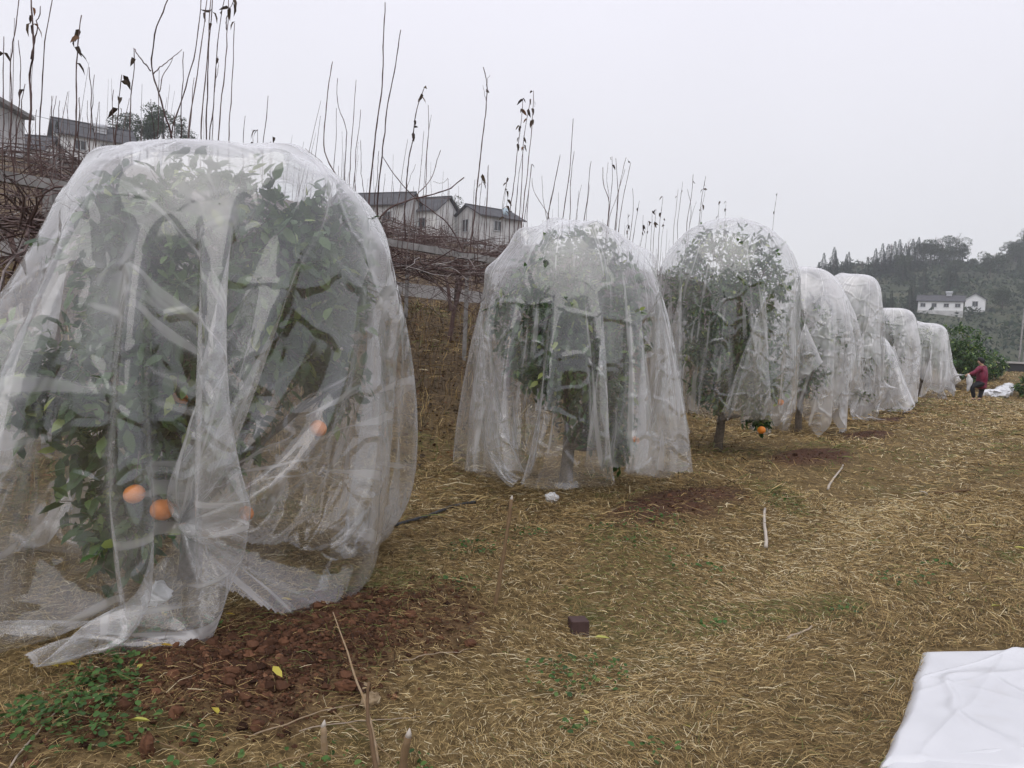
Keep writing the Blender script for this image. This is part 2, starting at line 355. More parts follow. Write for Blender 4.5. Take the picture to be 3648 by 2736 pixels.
# ------------------------------------------------------------------ draped film: a small position-based cloth solver
def sim_film(c, prof, size, pins, levels=((40, 220), (79, 110), (157, 60)), seed=1, twigs=26, lean=(0, 0), rout=1.22, pleat=.10, blobs=(), free=None, spikes=(), knot=None, cut=None):
    """c base (x,y,z); prof = (a_u, a_v, z_mid, z_top, exponent); sheet of edge `size` lies along the row.
    pins: (i, j, half_span, (u, v, z)) with i,j in -1..1 on the sheet, in local row coordinates. returns V, quads"""
    r = np.random.default_rng(seed); au, av, zm, zt, ex = prof; h = zt - zm
    tt = np.linspace(0, math.pi / 2, 60); a0 = .5 * (au + av)
    pr = np.sin(tt) ** (2 / ex); pz = np.cos(tt) ** (2 / ex)
    arc = np.concatenate([[0], np.cumsum(np.hypot(np.diff(pr * a0), np.diff(pz * h)))])
    n = levels[0][0]; g = np.linspace(-size / 2, size / 2, n); P_, Q_ = np.meshgrid(g, g, indexing='ij')
    s = np.hypot(P_, Q_) + 1e-6; cu, cv = P_ / s, Q_ / s
    rel = np.where(s < arc[-1], np.interp(s, arc, pr), 1.0); zz = np.where(s < arc[-1], zm + h * np.interp(s, arc, pz), zm - (s - arc[-1]))
    over = np.maximum(.06 - zz, 0); zz = np.maximum(zz, .06)
    X = np.stack([cu * (rel * au + over * .8 + .02), cv * (rel * av + over * .8 + .02), zz], -1)
    X[..., 0] += lean[0] * np.clip((zz - .3) / zt, 0, 1); X[..., 1] += lean[1] * np.clip((zz - .3) / zt, 0, 1)
    X += r.normal(0, .012, X.shape)
    an = np.arctan2(Q_, P_); wv = sum(np.sin(kk * an + r.random() * 6.28) * r.uniform(.4, 1) for kk in (5, 7, 9, 12, 16)) / 2.2
    low = np.clip((zt * .85 - zz) / zt * 1.6, 0, 1); X[..., 0] *= 1 + pleat * wv * low; X[..., 1] *= 1 + pleat * wv * low
    th = r.random(twigs) * 2 * math.pi; ph = r.random(twigs) * 1.25
    tw = np.stack([np.cos(th) * np.sin(ph) ** (2 / ex) * au + lean[0], np.sin(th) * np.sin(ph) ** (2 / ex) * av + lean[1], zm + h * np.cos(ph) ** (2 / ex)], 1)
    twr = r.uniform(.03, .085, twigs)
    if len(spikes): tw = np.vstack([tw, np.array(spikes)[:, :3]]); twr = np.concatenate([twr, np.array(spikes)[:, 3]]); twigs = len(tw)
    V0 = X.copy()
    for lev, (n_, iters) in enumerate(levels):
        if lev:
            for ax in (0, 1):
                Y = np.empty((X.shape[0] * 2 - 1, X.shape[1], 3)) if ax == 0 else np.empty((X.shape[0], X.shape[1] * 2 - 1, 3))
                if ax == 0: Y[0::2] = X; Y[1::2] = .5 * (X[:-1] + X[1:])
                else: Y[:, 0::2] = X; Y[:, 1::2] = .5 * (X[:, :-1] + X[:, 1:])
                X = Y
            n = X.shape[0]; X = X + r.normal(0, .0035 / lev, X.shape)
        L0 = size / (n - 1) * (1.0, 1.004, 1.008, 1.010)[lev]; Xp = X.copy(); grav = (.0010, .0004, .00012, .00004)[lev]
        pin_ids = []
        for (pi, pj, span, tgt) in pins:
            ii = np.arange(n); ci, cj = (pi + 1) / 2 * (n - 1), (pj + 1) / 2 * (n - 1)
            I, J = np.meshgrid(ii, ii, indexing='ij'); sp = span if isinstance(span, tuple) else (span, span)
            dd = np.hypot((I - ci) * L0 / max(sp[0], L0 * .6), (J - cj) * L0 / max(sp[1], L0 * .6)); msk = dd <= 1
            pin_ids.append((np.where(msk), np.array(tgt, float), dd[msk]))
        def dist(A, B, rest, k, push=False):
            d = B - A; l = np.sqrt((d * d).sum(-1)) + 1e-9; e = (l - rest) / l
            if push: e = np.minimum(e, 0)
            q = (.5 * k) * e[..., None] * d; A += q; B -= q
        for it in range(iters):
            Y = X + (X - Xp) * .95; Y[..., 2] -= grav; Xp = X; X = Y
            for o_ in (0, 1, 0, 1):
                a = (n - o_) // 2 * 2
                dist(X[o_:o_ + a:2], X[o_ + 1:o_ + a:2], L0, 1.0); dist(X[:, o_:o_ + a:2], X[:, o_ + 1:o_ + a:2], L0, 1.0)
            dg = L0 * 1.41421; K = .35
            for (sa, sb) in (((slice(0, -1), slice(0, -1)), (slice(1, None), slice(1, None))), ((slice(1, None), slice(0, -1)), (slice(0, -1), slice(1, None)))):
                A = X[sa]; B = X[sb]; d = B - A; l = np.sqrt((d * d).sum(-1)) + 1e-9; q = (.5 * K * (l - dg) / l)[..., None] * d
                X[sa] += q * .7; X[sb] -= q * .7
            for sp, kb in ((2, (.16, .12, .08, .06)[lev]), (3, .04)):
                A = X[:-sp]; B = X[sp:]; d = B - A; l = np.sqrt((d * d).sum(-1)) + 1e-9; q = (.5 * kb * np.minimum((l - sp * L0) / l, 0))[..., None] * d; X[:-sp] += q; X[sp:] -= q
                A = X[:, :-sp]; B = X[:, sp:]; d = B - A; l = np.sqrt((d * d).sum(-1)) + 1e-9; q = (.5 * kb * np.minimum((l - sp * L0) / l, 0))[..., None] * d; X[:, :-sp] += q; X[:, sp:] -= q
            # crown
            lx = X[..., 0] - lean[0]; ly = X[..., 1] - lean[1]; lz = (X[..., 2] - zm)
            lz = np.where(lz > 0, lz / h, lz / (zm * .9))
            f = (np.abs(lx / au) ** 2 + np.abs(ly / av) ** 2) ** (ex / 2) + np.abs(lz) ** ex
            ins = (f < 1) & (X[..., 2] > .35)
            if ins.any():
                kf = (f[ins] + 1e-6) ** (-1 / ex); kf = np.minimum(kf, 1.25)
                Z = X[ins]; old = Xp[ins]
                Z[:, 0] = lean[0] + (Z[:, 0] - lean[0]) * kf; Z[:, 1] = lean[1] + (Z[:, 1] - lean[1]) * kf; Z[:, 2] = np.where(Z[:, 2] > zm, zm + (Z[:, 2] - zm) * kf, Z[:, 2])
                X[ins] = Z; Xp[ins] = old * .5 + Z * .5
            if it % 3 == 0:
                for k in range(twigs):
                    d = X - tw[k]; l2 = (d * d).sum(-1); m_ = l2 < twr[k] ** 2
                    if m_.any(): X[m_] = tw[k] + d[m_] * (twr[k] / np.sqrt(l2[m_] + 1e-9))[:, None]
            if it % 2 == 0:
                for (bu, bv, bz, ru, rv, rz, _w) in blobs:
                    ex_, ey_, ez_ = (X[..., 0] - bu) / ru, (X[..., 1] - bv) / rv, (X[..., 2] - bz) / rz
                    q2 = ex_ * ex_ + ey_ * ey_ + ez_ * ez_; m_ = (q2 < 1) & (q2 > .05)
                    if m_.any():
                        kq = np.minimum(1 / np.sqrt(q2[m_]), 1.15); Z = X[m_]; cc = np.array([bu, bv, bz]); X[m_] = cc + (Z - cc) * kq[:, None]; Xp[m_] = .5 * Xp[m_] + .5 * X[m_]
            if rout and it % 2 == 0:
                lx = X[..., 0] - lean[0]; ly = X[..., 1] - lean[1]
            if rout and it % 2 == 0:                       # neighbouring branches, ties and wind keep the skirt from spreading: it pleats instead
                q_ = np.sqrt((lx / au) ** 2 + (ly / av) ** 2) + 1e-6; o_ = (q_ > rout) & (X[..., 2] < zm + .3 * h)
                if free: o_ &= (lx * free[0] + ly * free[1]) < .15
                kk = 1 - .12 * (1 - rout / q_); kk = np.where(o_, kk, 1.0)
                X[..., 0] = lean[0] + lx * kk; X[..., 1] = lean[1] + ly * kk
            low = X[..., 2] < .035
            if low.any(): X[low, 2] = .035; Xp[low] = X[low]
            for (ids, tgt, w) in pin_ids:
                cur = X[ids]; X[ids] = cur + (tgt - cur) * (.25 + .75 * (1 - np.clip(w, 0, 1)[:, None]) ** 2) * (.15 if (lev == 0 and it < 60) else 1)
    n = X.shape[0]
    for _ in range(3 if n > 200 else 2 if n > 100 else 1):                # smooth away the solver's grain
        Y = X.copy(); Y[1:-1] = .5 * X[1:-1] + .25 * (X[:-2] + X[2:]); X = Y.copy(); X[:, 1:-1] = .5 * Y[:, 1:-1] + .25 * (Y[:, :-2] + Y[:, 2:])
    u, v, z = X[..., 0], X[..., 1], X[..., 2]
    W = np.stack([c[0] + u * UU[0] + v * NN[0], c[1] + u * UU[1] + v * NN[1], c[2] + z], -1).reshape(-1, 3)
    i = np.arange(n - 1)[:, None] * n; j = np.arange(n - 1)[None]; dew = sstep(.42, .82, z / zt).ravel() * (1 - .75 * sstep(.15, .6, (u * .85 + v * .52) / au)).ravel()
    Q4 = np.stack([i + j, i + n + j, i + n + j + 1, i + j + 1], -1).reshape(-1, 4); zl = z.ravel()
    Q4 = Q4[(zl[Q4] > .055).any(1)]                                   # the surplus lying on the soil is trimmed off
    gg = np.linspace(-size / 2, size / 2, n); I, J = np.meshgrid(gg, gg, indexing='ij')
    if knot is not None: ku, kv = knot[0] * size / 2, knot[1] * size / 2; ang = np.arctan2(I - ku, kv - J + .02) * 1.25; run = np.hypot(I - ku, J - kv)
    else: ang = np.arctan2(I, J); run = np.hypot(I, J)
    if cut is not None: Q4 = Q4[cut(I, J).ravel()[Q4].all(1)]
    return W, Q4, {'dew': dew, 'fold_angle': ang.ravel() * 1.1 + seed * 3.7, 'fold_run': run.ravel() * .22}

# ------------------------------------------------------------------ citrus trees
def leaf_template(bend=.18, fold=.22, w=.44):
    """unit leaf along +X, 8 verts, 8 tris"""
    V = np.array([[0, 0, 0], [.32, -w * .46, fold * w * .5], [.32, 0, 0], [.32, w * .46, fold * w * .5], [.70, -w * .40, fold * w * .4], [.70, 0, 0], [.70, w * .40, fold * w * .4], [1, 0, 0]], float)
    V[:, 2] -= bend * V[:, 0] ** 2
    T = np.array([[0, 1, 2], [0, 2, 3], [1, 4, 5], [1, 5, 2], [2, 5, 6], [2, 6, 3], [4, 7, 5], [5, 7, 6]])
    return V, T
def frames(D, up_jit, r):
    """rotation matrices with X along D and Z roughly up"""
    D = D / (np.linalg.norm(D, axis=1, keepdims=True) + 1e-9)
    up = np.array([0, 0, 1.0]) + r.normal(0, up_jit, D.shape)
    Yv = np.cross(up, D); Yv /= np.linalg.norm(Yv, axis=1, keepdims=True) + 1e-9; Zv = np.cross(D, Yv)
    return np.stack([D, Yv, Zv], -1)
def scatter(Pos, D, size, tmpl, r, jit=.5):
    V, T = tmpl; Rm = frames(D, jit, r); n = len(Pos)
    W = Pos[:, None] + np.einsum('nij,kj->nki', Rm, V) * size[:, None, None]
    FT = (T[None] + (np.arange(n) * len(V))[:, None, None]).reshape(-1, 3)
    return W.reshape(-1, 3), FT
LEAVES = [leaf_template(.10, .25, .46), leaf_template(.35, .30, .42), leaf_template(.22, .10, .50)]

def citrus(name, base, blobs, n_twig, leaf_len, seed, label, parts=0, fruit=(), group='citrus trees in the row'):
    """blobs: (u, v, z, ru, rv, rz, weight) leafy masses of the crown in row coordinates; leaves fill their outer shells"""
    r = np.random.default_rng(seed); root = empty(name, base); tagp(root, label, 'citrus tree', group)
    def loc(u, v, z): return np.array([u * UU[0] + v * NN[0], u * UU[1] + v * NN[1], z])
    w = np.array([b[6] for b in blobs]); w = w / w.sum(); pick = r.choice(len(blobs), n_twig, p=w)
    Bc = np.array([b[:3] for b in blobs])[pick]; Br = np.array([b[3:6] for b in blobs])[pick]
    d = r.normal(0, 1, (n_twig, 3)); d /= np.linalg.norm(d, axis=1, keepdims=True)
    rr = np.where(r.random(n_twig) < .72, r.uniform(.72, .97, n_twig), r.uniform(.2, .72, n_twig))
    Tip = Bc + d * Br * rr[:, None]; Tip[:, 2] = np.maximum(Tip[:, 2], .12)
    out = d * Br; out /= np.linalg.norm(out, axis=1, keepdims=True)
    wd = lambda A: np.stack([A[:, 0] * UU[0] + A[:, 1] * NN[0], A[:, 0] * UU[1] + A[:, 1] * NN[1], A[:, 2]], 1)
    TipW, outW = wd(Tip), wd(out)
    # trunk and limbs
    mb = MB(); mb.tube(wiggle([[0, 0, -.05], loc(.02, .0, .25), loc(.0, .03, .55)], .015, 6, r), np.linspace(.075, .055, 6), 8)
    mb.build('trunk', M['bark'], root)
    fork = loc(0, .03, .52)
    for k, b in enumerate(blobs):
        for q in range(2):
            e = loc(b[0] + r.normal(0, b[3] * .3), b[1] + r.normal(0, b[4] * .3), b[2] + b[5] * r.uniform(0, .5)); md = fork * .45 + e * .55 + r.normal(0, .06, 3) + np.array([0, 0, -.05])
            MB().tube(wiggle([fork - [0, 0, .06], md, e], .03, 8, r), np.linspace(.028, .008, 8), 6).build('limb', M['bark'], root)
    # twigs
    mb = MB(); hub = wd(Bc)
    for k in range(0, n_twig, 2):
        a = TipW[k] - (TipW[k] - hub[k]) * r.uniform(.35, .6) + r.normal(0, .04, 3)
        mb.tube(wiggle([a, (a + TipW[k]) / 2 + r.normal(0, .03, 3), TipW[k]], .01, 4, r), np.linspace(.006, .002, 4), 3, r.random(), cap=False)
    tagp(mb.build('twigs', M['bark'], root), kind='stuff')
    # leaves
    nl = 9; Pos = np.repeat(TipW, nl, 0) - np.repeat(outW, nl, 0) * (r.uniform(0, .17, (n_twig * nl, 1))) + r.normal(0, .03, (n_twig * nl, 3))
    D = np.repeat(outW, nl, 0) * .30 + r.normal(0, .6, Pos.shape); D[:, 2] -= .15
    size = leaf_len * r.uniform(.6, 1.15, len(Pos)); tint = np.clip(r.normal(.34, .2, len(Pos)) + (r.random(len(Pos)) < .13) * .45, 0, 1)
    if seed == 40:                                     # keep the nearest crown inside its cover
        su = Pos[:, 0] * UU[0] + Pos[:, 1] * UU[1]; sv = Pos[:, 0] * NN[0] + Pos[:, 1] * NN[1]; sx = su * .85 + sv * .52; ok = ~((Pos[:, 2] > 2.0) & (sx < -.55)) & ~((sx > 1.0) & (Pos[:, 2] > 1.45)) & (Pos[:, 2] < 2.46)
        Pos, D, size, tint = Pos[ok], D[ok], size[ok], tint[ok]; outL = np.repeat(outW, nl, 0)[ok]
    else: outL = np.repeat(outW, nl, 0)
    toward = -(Pos + np.array(base) - np.array([0, 0, EYE])); toward /= np.linalg.norm(toward, axis=1, keepdims=True)
    single = np.zeros(len(Pos), bool)
    if parts:
        sc = (outL * toward).sum(1) + r.normal(0, .15, len(Pos)); single[np.argsort(-sc)[:parts]] = True
    mb = MB()
    for k in range(3):
        q = (~single) & (np.arange(len(Pos)) % 3 == k); W, FT = scatter(Pos[q], D[q], size[q], LEAVES[k], r); mb.add(W, FT, np.repeat(tint[q], 8))
    tagp(mb.build('crown', M['leaf'], root), kind='stuff')
    if parts:
        protos = []
        for k in range(3):
            for t in (.2, .4, .6, .9):
                protos.append(mesh_np('leaf', LEAVES[k][0], LEAVES[k][1], True, {'tint': np.full(8, t)})); protos[-1].materials.append(M['leaf'])
        Rm = frames(D[single], .5, r)
        for k, i in enumerate(np.where(single)[0]):
            t = tint[i]; me = protos[(k % 3) * 4 + (0 if t < .3 else 1 if t < .5 else 2 if t < .75 else 3)]
            o = link('leaf', me, None, root); o.matrix_local = Matrix.Translation(Pos[i]) @ Matrix(Rm[k].tolist()).to_4x4() @ Matrix.Scale(size[i], 4)
    for (fu, fv, fz, fr) in fruit:
        p = loc(fu, fv, fz); o = link('orange', ORANGE, None, root, p); o.scale = (fr, fr, fr * .9); o.rotation_euler = (r.normal(0, .4), r.normal(0, .4), r.random() * 6)
        MB().tube(wiggle([p + [0, 0, fr * .8], p + [.01, .01, fr + .06], p + [.03, -.02, fr + .16]], .006, 4, r), .003, 4).build('fruit_stalk', M['bark'], root)
    return root
def uv_sphere(nu=20, nv=12, dimple=.08):
    V = []; FT = []
    for i in range(nv + 1):
        t = math.pi * i / nv
        for j in range(nu):
            p = 2 * math.pi * j / nu; z = math.cos(t) - dimple * math.exp(-(t / .35) ** 2) + dimple * .5 * math.exp(-((math.pi - t) / .3) ** 2); V.append((math.sin(t) * math.cos(p), math.sin(t) * math.sin(p), z))
    for i in range(nv):
        for j in range(nu): FT.append((i * nu + j, i * nu + (j + 1) % nu, (i + 1) * nu + (j + 1) % nu, (i + 1) * nu + j))
    return np.array(V), np.array(FT)
_v, _f = uv_sphere(); ORANGE = mesh_np('orange', _v, _f); ORANGE.materials.append(M['orange'])

# ------------------------------------------------------------------ the row: eight citrus trees, each under a film sheet
def tree_base(k): x, y = TREES[k]; return (x, y, g1(x, y) - .02)
HI = ((40, 200), (79, 110), (157, 60), (313, 30)); HI3 = ((40, 200), (79, 110), (157, 60)); MID = ((36, 200), (71, 100), (141, 40)); LO = ((30, 180), (59, 90)); 
TENTS = [
 dict(prof=(.90, .90, 1.45, 2.50, 3.6), size=6.0, cut=lambda I, J: (np.hypot(I, J) < 2.98 - .42 * np.exp(-((np.arctan2(J, I) - 2.02) / .30) ** 2) + .08 * np.sin(3 * np.arctan2(J, I) + 1) + .9 * ((I < 0) & (J < .6))) & (J < 2.62 + .55 * np.maximum(np.abs(I + .25) - .8, 0)), lean=(.15, .09), lv=HI, tw=14, mat='film', rout=1.35, free=(-.6, -.8), knot=(-.083, .86), spk=[(108, 145, 4.2), (136, 140, 4.45), (200, 142, 4.5), (288, 163, 4.25), (331, 185, 4.5), (371, 240, 4.6), (386, 300, 4.7), (240, 175, 4.0)],
      pins=[(-.083, .86, (.95, .26), (-.50, .74, .57)), (-1, -1, .3, (-2.3, -1.9, .45)), (-.75, .62, .1, (-1.15, .80, .10))],
      label='clear plastic film over the nearest tree, gathered in a knot low on its front'),
 dict(prof=(.82, .88, 1.35, 2.62, 2.3), size=5.4, cut=lambda I, J: np.hypot(I, J) < 2.52 + .10 * np.sin(2 * np.arctan2(J, I)) + .05 * np.sin(5 * np.arctan2(J, I)), lean=(.03, .03), lv=HI, tw=16, mat='film_second', rout=1.45, spk=[(597, 219, 7.4), (525, 226, 7.6), (497, 262, 7.7), (645, 248, 7.8), (555, 216, 7.8), (672, 300, 7.9)],
      pins=[],
      label='clear plastic film over the second tree from the left, round topped, hem lifted'),
 dict(prof=(.92, .94, 2.0, 3.28, 2.1), size=6.2, cut=lambda I, J: np.hypot(I, J) < 2.88 + .14 * np.sin(2 * np.arctan2(J, I) + .6) + .06 * np.sin(4 * np.arctan2(J, I)), lean=(0, .0), lv=HI3, tw=26, mat='film_clear', rout=1.08, spk=[(728, 213, 10.6), (775, 225, 11.0), (690, 225, 10.8), (803, 262, 11.2), (660, 262, 11.0)],
      pins=[],
      label='clear plastic film over the tall third tree, bulging round at the top'),
 dict(prof=(.78, .82, 1.7, 3.05, 2.6), size=4.25, lean=(-.15, 0), lv=LO, tw=14, mat='film_far', rout=1.25, pins=[], spk=[(826, 266, 14.3), (838, 285, 14.2)],
      label='whitish plastic film over the fourth tree, mostly hidden behind the tall one'),
 dict(prof=(.60, .66, 1.8, 3.24, 4.2), size=4.7, lean=(0, 0), lv=MID, tw=10, mat='film_far', rout=1.15, pins=[(-.2, 1, (.5, .06), (.35, 1.05, .75)), (-1, 1, .1, (-.5, 1.0, .10))], spk=[(842, 272, 17.6), (866, 275, 17.6), (877, 285, 17.7)],
      label='whitish plastic film with a flat square top over the fifth tree'),
 dict(prof=(.50, .56, 1.1, 2.0, 2.2), size=3.9, lean=(-.35, 0), lv=LO, tw=8, mat='film_far', rout=None, pins=[(1, 1, .1, (1.05, .85, .2)), (1, -1, .1, (1.0, -.6, .2)), (.1, 1, .1, (.0, 1.0, .3))], spk=[(884, 324, 20.3), (896, 330, 20.3)],
      label='whitish plastic film over a short tree, its side pulled out to a corner'),
 dict(prof=(.52, .72, 1.8, 2.88, 3.8), size=4.5, lean=(-.15, 0), lv=LO, tw=8, mat='film_far', rout=1.2, pins=[], spk=[(890, 304, 23.5), (905, 306, 23.5), (911, 318, 23.6)],
      label='whitish plastic film peeking over the short wrapped tree, second from the person'),
 dict(prof=(.76, .78, 1.6, 2.60, 3.6), size=4.6, lean=(0, 0), lv=MID, tw=10, mat='film_far', rout=1.4, free=(.8, .3), pins=[(1, 1, (.6, .3), None), (-1, 1, .1, (-.8, .8, .15)), (.2, 1, .1, (.55, .95, .12))], spk=[(915, 320, 27), (938, 320, 27), (948, 332, 27.1), (954, 350, 27.1)],
      label='whitish plastic film over the last tree, its corner pulled by the person'),
]
HAND = at(967.0, 375.0, 25.7)
CROWNS = [
 dict(blobs=[(.12, .07, 1.74, .88, .88, .80, 6), (-.34, -.08, 1.95, .38, .38, .42, 1.2), (.64, .26, 1.86, .48, .50, .60, 3.0), (-.35, .25, 1.05, .55, .50, .55, 2.4), (-.55, .35, .55, .32, .34, .36, 1.0), (.05, .05, .95, .42, .5, .35, .8), (-.7, -.2, 1.2, .4, .4, .4, 1.0), (.72, .42, 1.15, .20, .22, .34, .45)], n=1150, L=.11, parts=280,
      fruit=[(.52, .50, .93, .052), (-.52, .62, .62, .055), (-.62, .55, .70, .050), (-.32, .42, 1.13, .042), (.02, .52, .50, .042)],
      label='nearest citrus tree with oranges, inside the big film cover at left'),
 dict(blobs=[(0, 0, 1.76, .87, .91, .93, 6), (-.2, .2, 1.25, .7, .65, .5, 2), (.1, .3, .8, .5, .5, .4, 1.3), (.05, .55, .45, .22, .25, .22, .35)], n=800, L=.10, parts=0,
      fruit=[(.30, .62, .55, .045)], label='second citrus tree from the left, under the round topped film'),
 dict(blobs=[(0, 0, 2.34, .95, .97, .95, 6), (.05, .1, 1.5, .85, .85, .6, 3), (0, .2, .95, .72, .72, .45, 2.4), (.15, .5, .5, .25, .25, .2, .4)], n=900, L=.095, parts=0,
      fruit=[(-.30, .70, .42, .055), (.16, .78, .78, .05)], label='tall third citrus tree, fruit hanging below its film'),
 dict(blobs=[(0, 0, 1.8, .72, .76, .75, 4), (0, .1, 1.1, .55, .6, .5, 2)], n=260, L=.095, parts=0, fruit=[], label='fourth citrus tree, hidden behind the tall wrapped one'),
 dict(blobs=[(0, 0, 2.2, .62, .68, .72, 4), (0, .1, 1.35, .6, .62, .45, 3), (.1, .3, .5, .4, .4, .2, .6)], n=260, L=.095, parts=0, fruit=[], label='fifth citrus tree, under the square topped film'),
 dict(blobs=[(0, 0, 1.2, .54, .56, .7, 4)], n=150, L=.095, parts=0, fruit=[], label='short citrus tree under a film with one side pulled out'),
 dict(blobs=[(0, 0, 1.9, .5, .66, .8, 4)], n=150, L=.095, parts=0, fruit=[], label='citrus tree behind the short one, second from the person'),
 dict(blobs=[(0, 0, 1.85, .66, .66, .66, 4), (.1, .1, 1.3, .55, .55, .35, 2)], n=200, L=.095, parts=0, fruit=[], label='last covered citrus tree, next to the person'),
]
for k, t in enumerate(TENTS):
    b = tree_base(k)
    hu, hv = uv_of(HAND.x, HAND.y); cu_, cv_ = uv_of(b[0], b[1])
    pins = [(p[0], p[1], p[2], p[3] if p[3] else (hu - cu_, hv - cv_, HAND.z - b[2])) for p in t['pins']]
    spk = []
    for (px, py, d_) in t.get('spk', ()):
        p_ = at(px, py, d_); su, sv = uv_of(p_.x, p_.y); spk.append((su - cu_, sv - cv_, p_.z - b[2] - .12, .12))
    V, Q, dew = sim_film(b, t['prof'], t['size'], pins, t['lv'], seed=11 + k, twigs=t['tw'], lean=t['lean'], rout=t['rout'], blobs=CROWNS[k]['blobs'], free=t.get('free'), spikes=spk, knot=t.get('knot'), cut=t.get('cut'))
    o = tagp(link('film_cover', mesh_np('film_cover', V, Q, True, dew), M[t['mat']]), t['label'], 'plastic cover', 'film covers along the citrus row')
    c = CROWNS[k]
    citrus('citrus_tree', b, c['blobs'], c['n'], c['L'], 40 + k, c['label'], c['parts'], c['fruit'])

# ------------------------------------------------------------------ mown dry grass, weeds, soil clods (nobody could count these)
def gpt(px, py, h=0.0):
    """ground point seen at a pixel"""
    d = 1.5 * F / max(py - (338 + (px - 512) * .042), 5)
    for _ in range(12):
        p = at(px, py, d); e = p.z - (g1(p.x, p.y) + h); d += e * d / (EYE + .01)
    p = at(px, py, d); return Vector((p.x, p.y, g1(p.x, p.y)))
SHEET = [tuple(gpt(*p)[:2]) for p in ((872, 800), (929, 650), (1165, 655), (1235, 840))]
def under_sheet(x, y):
    k = np.ones(len(x), bool)
    for i in range(4):
        (ax, ay), (bx, by) = SHEET[i], SHEET[(i + 1) % 4]; k &= ((bx - ax) * (y - ay) - (by - ay) * (x - ax)) < 0
    return k
def straw_field(name, n, d0, d1, power, seed, lmin, lmax, wk, label, lift=.03, vlim=-2.6, side=.98, up=0.0, vmax=99):
    r = np.random.default_rng(seed); t = r.random(n)
    d = (d0 ** power + t * (d1 ** power - d0 ** power)) ** (1 / power); x = d * r.uniform(-side, side, n); y = d
    u, v = uv_of(x, y); sm = soil_mask(x, y); thin = vnoise(x * .9 + 5, y * .9)
    keep = (v > vlim) & ~under_sheet(x, y) & (v < vmax) & (r.random(n) > sm * .86) & (r.random(n) < .55 + .75 * thin) & (u < 47)
    x, y, d, v, sm = x[keep], y[keep], d[keep], v[keep], sm[keep]; n = len(x)
    flow = fbm(x * .8, y * .8, 3) * 9 + fbm(x * 3.1 + 9, y * 3.1, 2) * 5; phi = np.where(r.random(n) < .55, flow + r.normal(0, .5, n), r.random(n) * 6.28) + .6
    Ln = r.uniform(lmin, lmax, n) * np.where(r.random(n) < .05, 2.2, 1.0); pit = np.abs(r.normal(0, .16, n)) if not up else np.clip(r.normal(up, .3, n), .2, 1.5); wd = np.maximum(.0016, d * wk) * r.uniform(.6, 1.4, n)
    path = np.exp(-((v - 2.3) / .75) ** 2); Ln = Ln * (1 - .35 * path); pit = pit * (1 - .6 * path)
    z0 = gz(x, y) + r.random(n) ** 2 * lift * (1 - .6 * path) + .004
    dx = np.stack([np.cos(phi) * np.cos(pit), np.sin(phi) * np.cos(pit), np.sin(pit)], 1); sd = np.stack([-np.sin(phi), np.cos(phi), r.normal(0, .5, n)], 1)
    bend = np.stack([-np.sin(phi), np.cos(phi), np.zeros(n)], 1) * r.normal(0, .10, n)[:, None] * Ln[:, None] + np.array([0, 0, 1.0]) * (np.abs(r.normal(0, .07, n)) * Ln)[:, None]
    P0 = np.stack([x, y, z0], 1); P2 = P0 + dx * Ln[:, None]; P1 = (P0 + P2) / 2 + bend
    if not up: P2[:, 2] = np.maximum(P2[:, 2] - pit * Ln * .6, z0 - .004)
    V = np.empty((n, 6, 3)); h = sd * wd[:, None] * .5
    V[:, 0] = P0 - h; V[:, 1] = P0 + h; V[:, 2] = P1 - h; V[:, 3] = P1 + h; V[:, 4] = P2 - h * .6; V[:, 5] = P2 + h * .6
    base = (np.arange(n) * 6)[:, None]; FQ = np.concatenate([base + np.array([[0, 1, 3, 2]]), base + np.array([[2, 3, 5, 4]])], 0)
    big = vnoise(x * .5 + 40, y * .5)
    tint = np.clip(r.normal(.46, .25, n) + .16 * path + .22 * (big - .5) - .25 * sm - .20 * (v < -1.8), 0, .90)
    green = (vnoise(x * 1.1 + 20, y * 1.1 + 7) > .72) & (r.random(n) < .4) | (r.random(n) < .035); tint = np.where(green, r.uniform(.93, 1, n), tint)
    return tagp(link(name, mesh_np(name, V.reshape(-1, 3), FQ, False, {'tint': np.repeat(tint, 6)}), M['straw']), label, kind='stuff')
straw_field('cut_grass', 250000, 2.0, 8.5, 1.4, 5, .025, .095, .00052, 'mown dry grass lying on the near ground')
straw_field('cut_grass', 190000, 8.0, 46.0, 1.2, 6, .04, .12, .00062, 'mown dry grass lying along the far path', .05, -2.4, .98)
straw_field('dry_weeds', 80000, 5.5, 34.0, 1.4, 8, .08, .30, .0007, 'dry grass and litter under the trellis orchard', .12, -9.8, .9)
straw_field('tall_dry_weeds', 30000, 5.0, 30.0, 1.3, 9, .08, .34, .0006, 'tall dry weeds standing on the bank under the orchard', .02, -9.5, .9, 1.15, -1.5)
straw_field('stubble', 26000, 2.2, 30.0, 1.2, 10, .03, .11, .0006, 'short dry stubble tufts standing in the mown grass', .01, -1.4, .98, .9)

def leaf_litter():
    r = np.random.default_rng(44); n = 16000; d = 5 + 24 * r.random(n) ** .8; x = d * r.uniform(-.85, .75, n); y = d; u, v = uv_of(x, y); k = (v < -1.5) & (v > -10.2); x, y = x[k], y[k]; n = len(x)
    W, FT = scatter(np.stack([x, y, gz(x, y) + r.uniform(.01, .05, n)], 1), np.stack([r.normal(0, 1, n), r.normal(0, 1, n), r.normal(0, .35, n)], 1), r.uniform(.05, .10, n), leaf_template(.5, .5, .55), r, .4)
    tagp(link('leaf_litter', mesh_np('leaf_litter', W, FT, False, {'tint': np.repeat(np.clip(r.normal(.45, .3, n), 0, 1), 8)}), M['dryleaf']), 'brown fallen pear leaves littering the bank', kind='stuff')
leaf_litter()

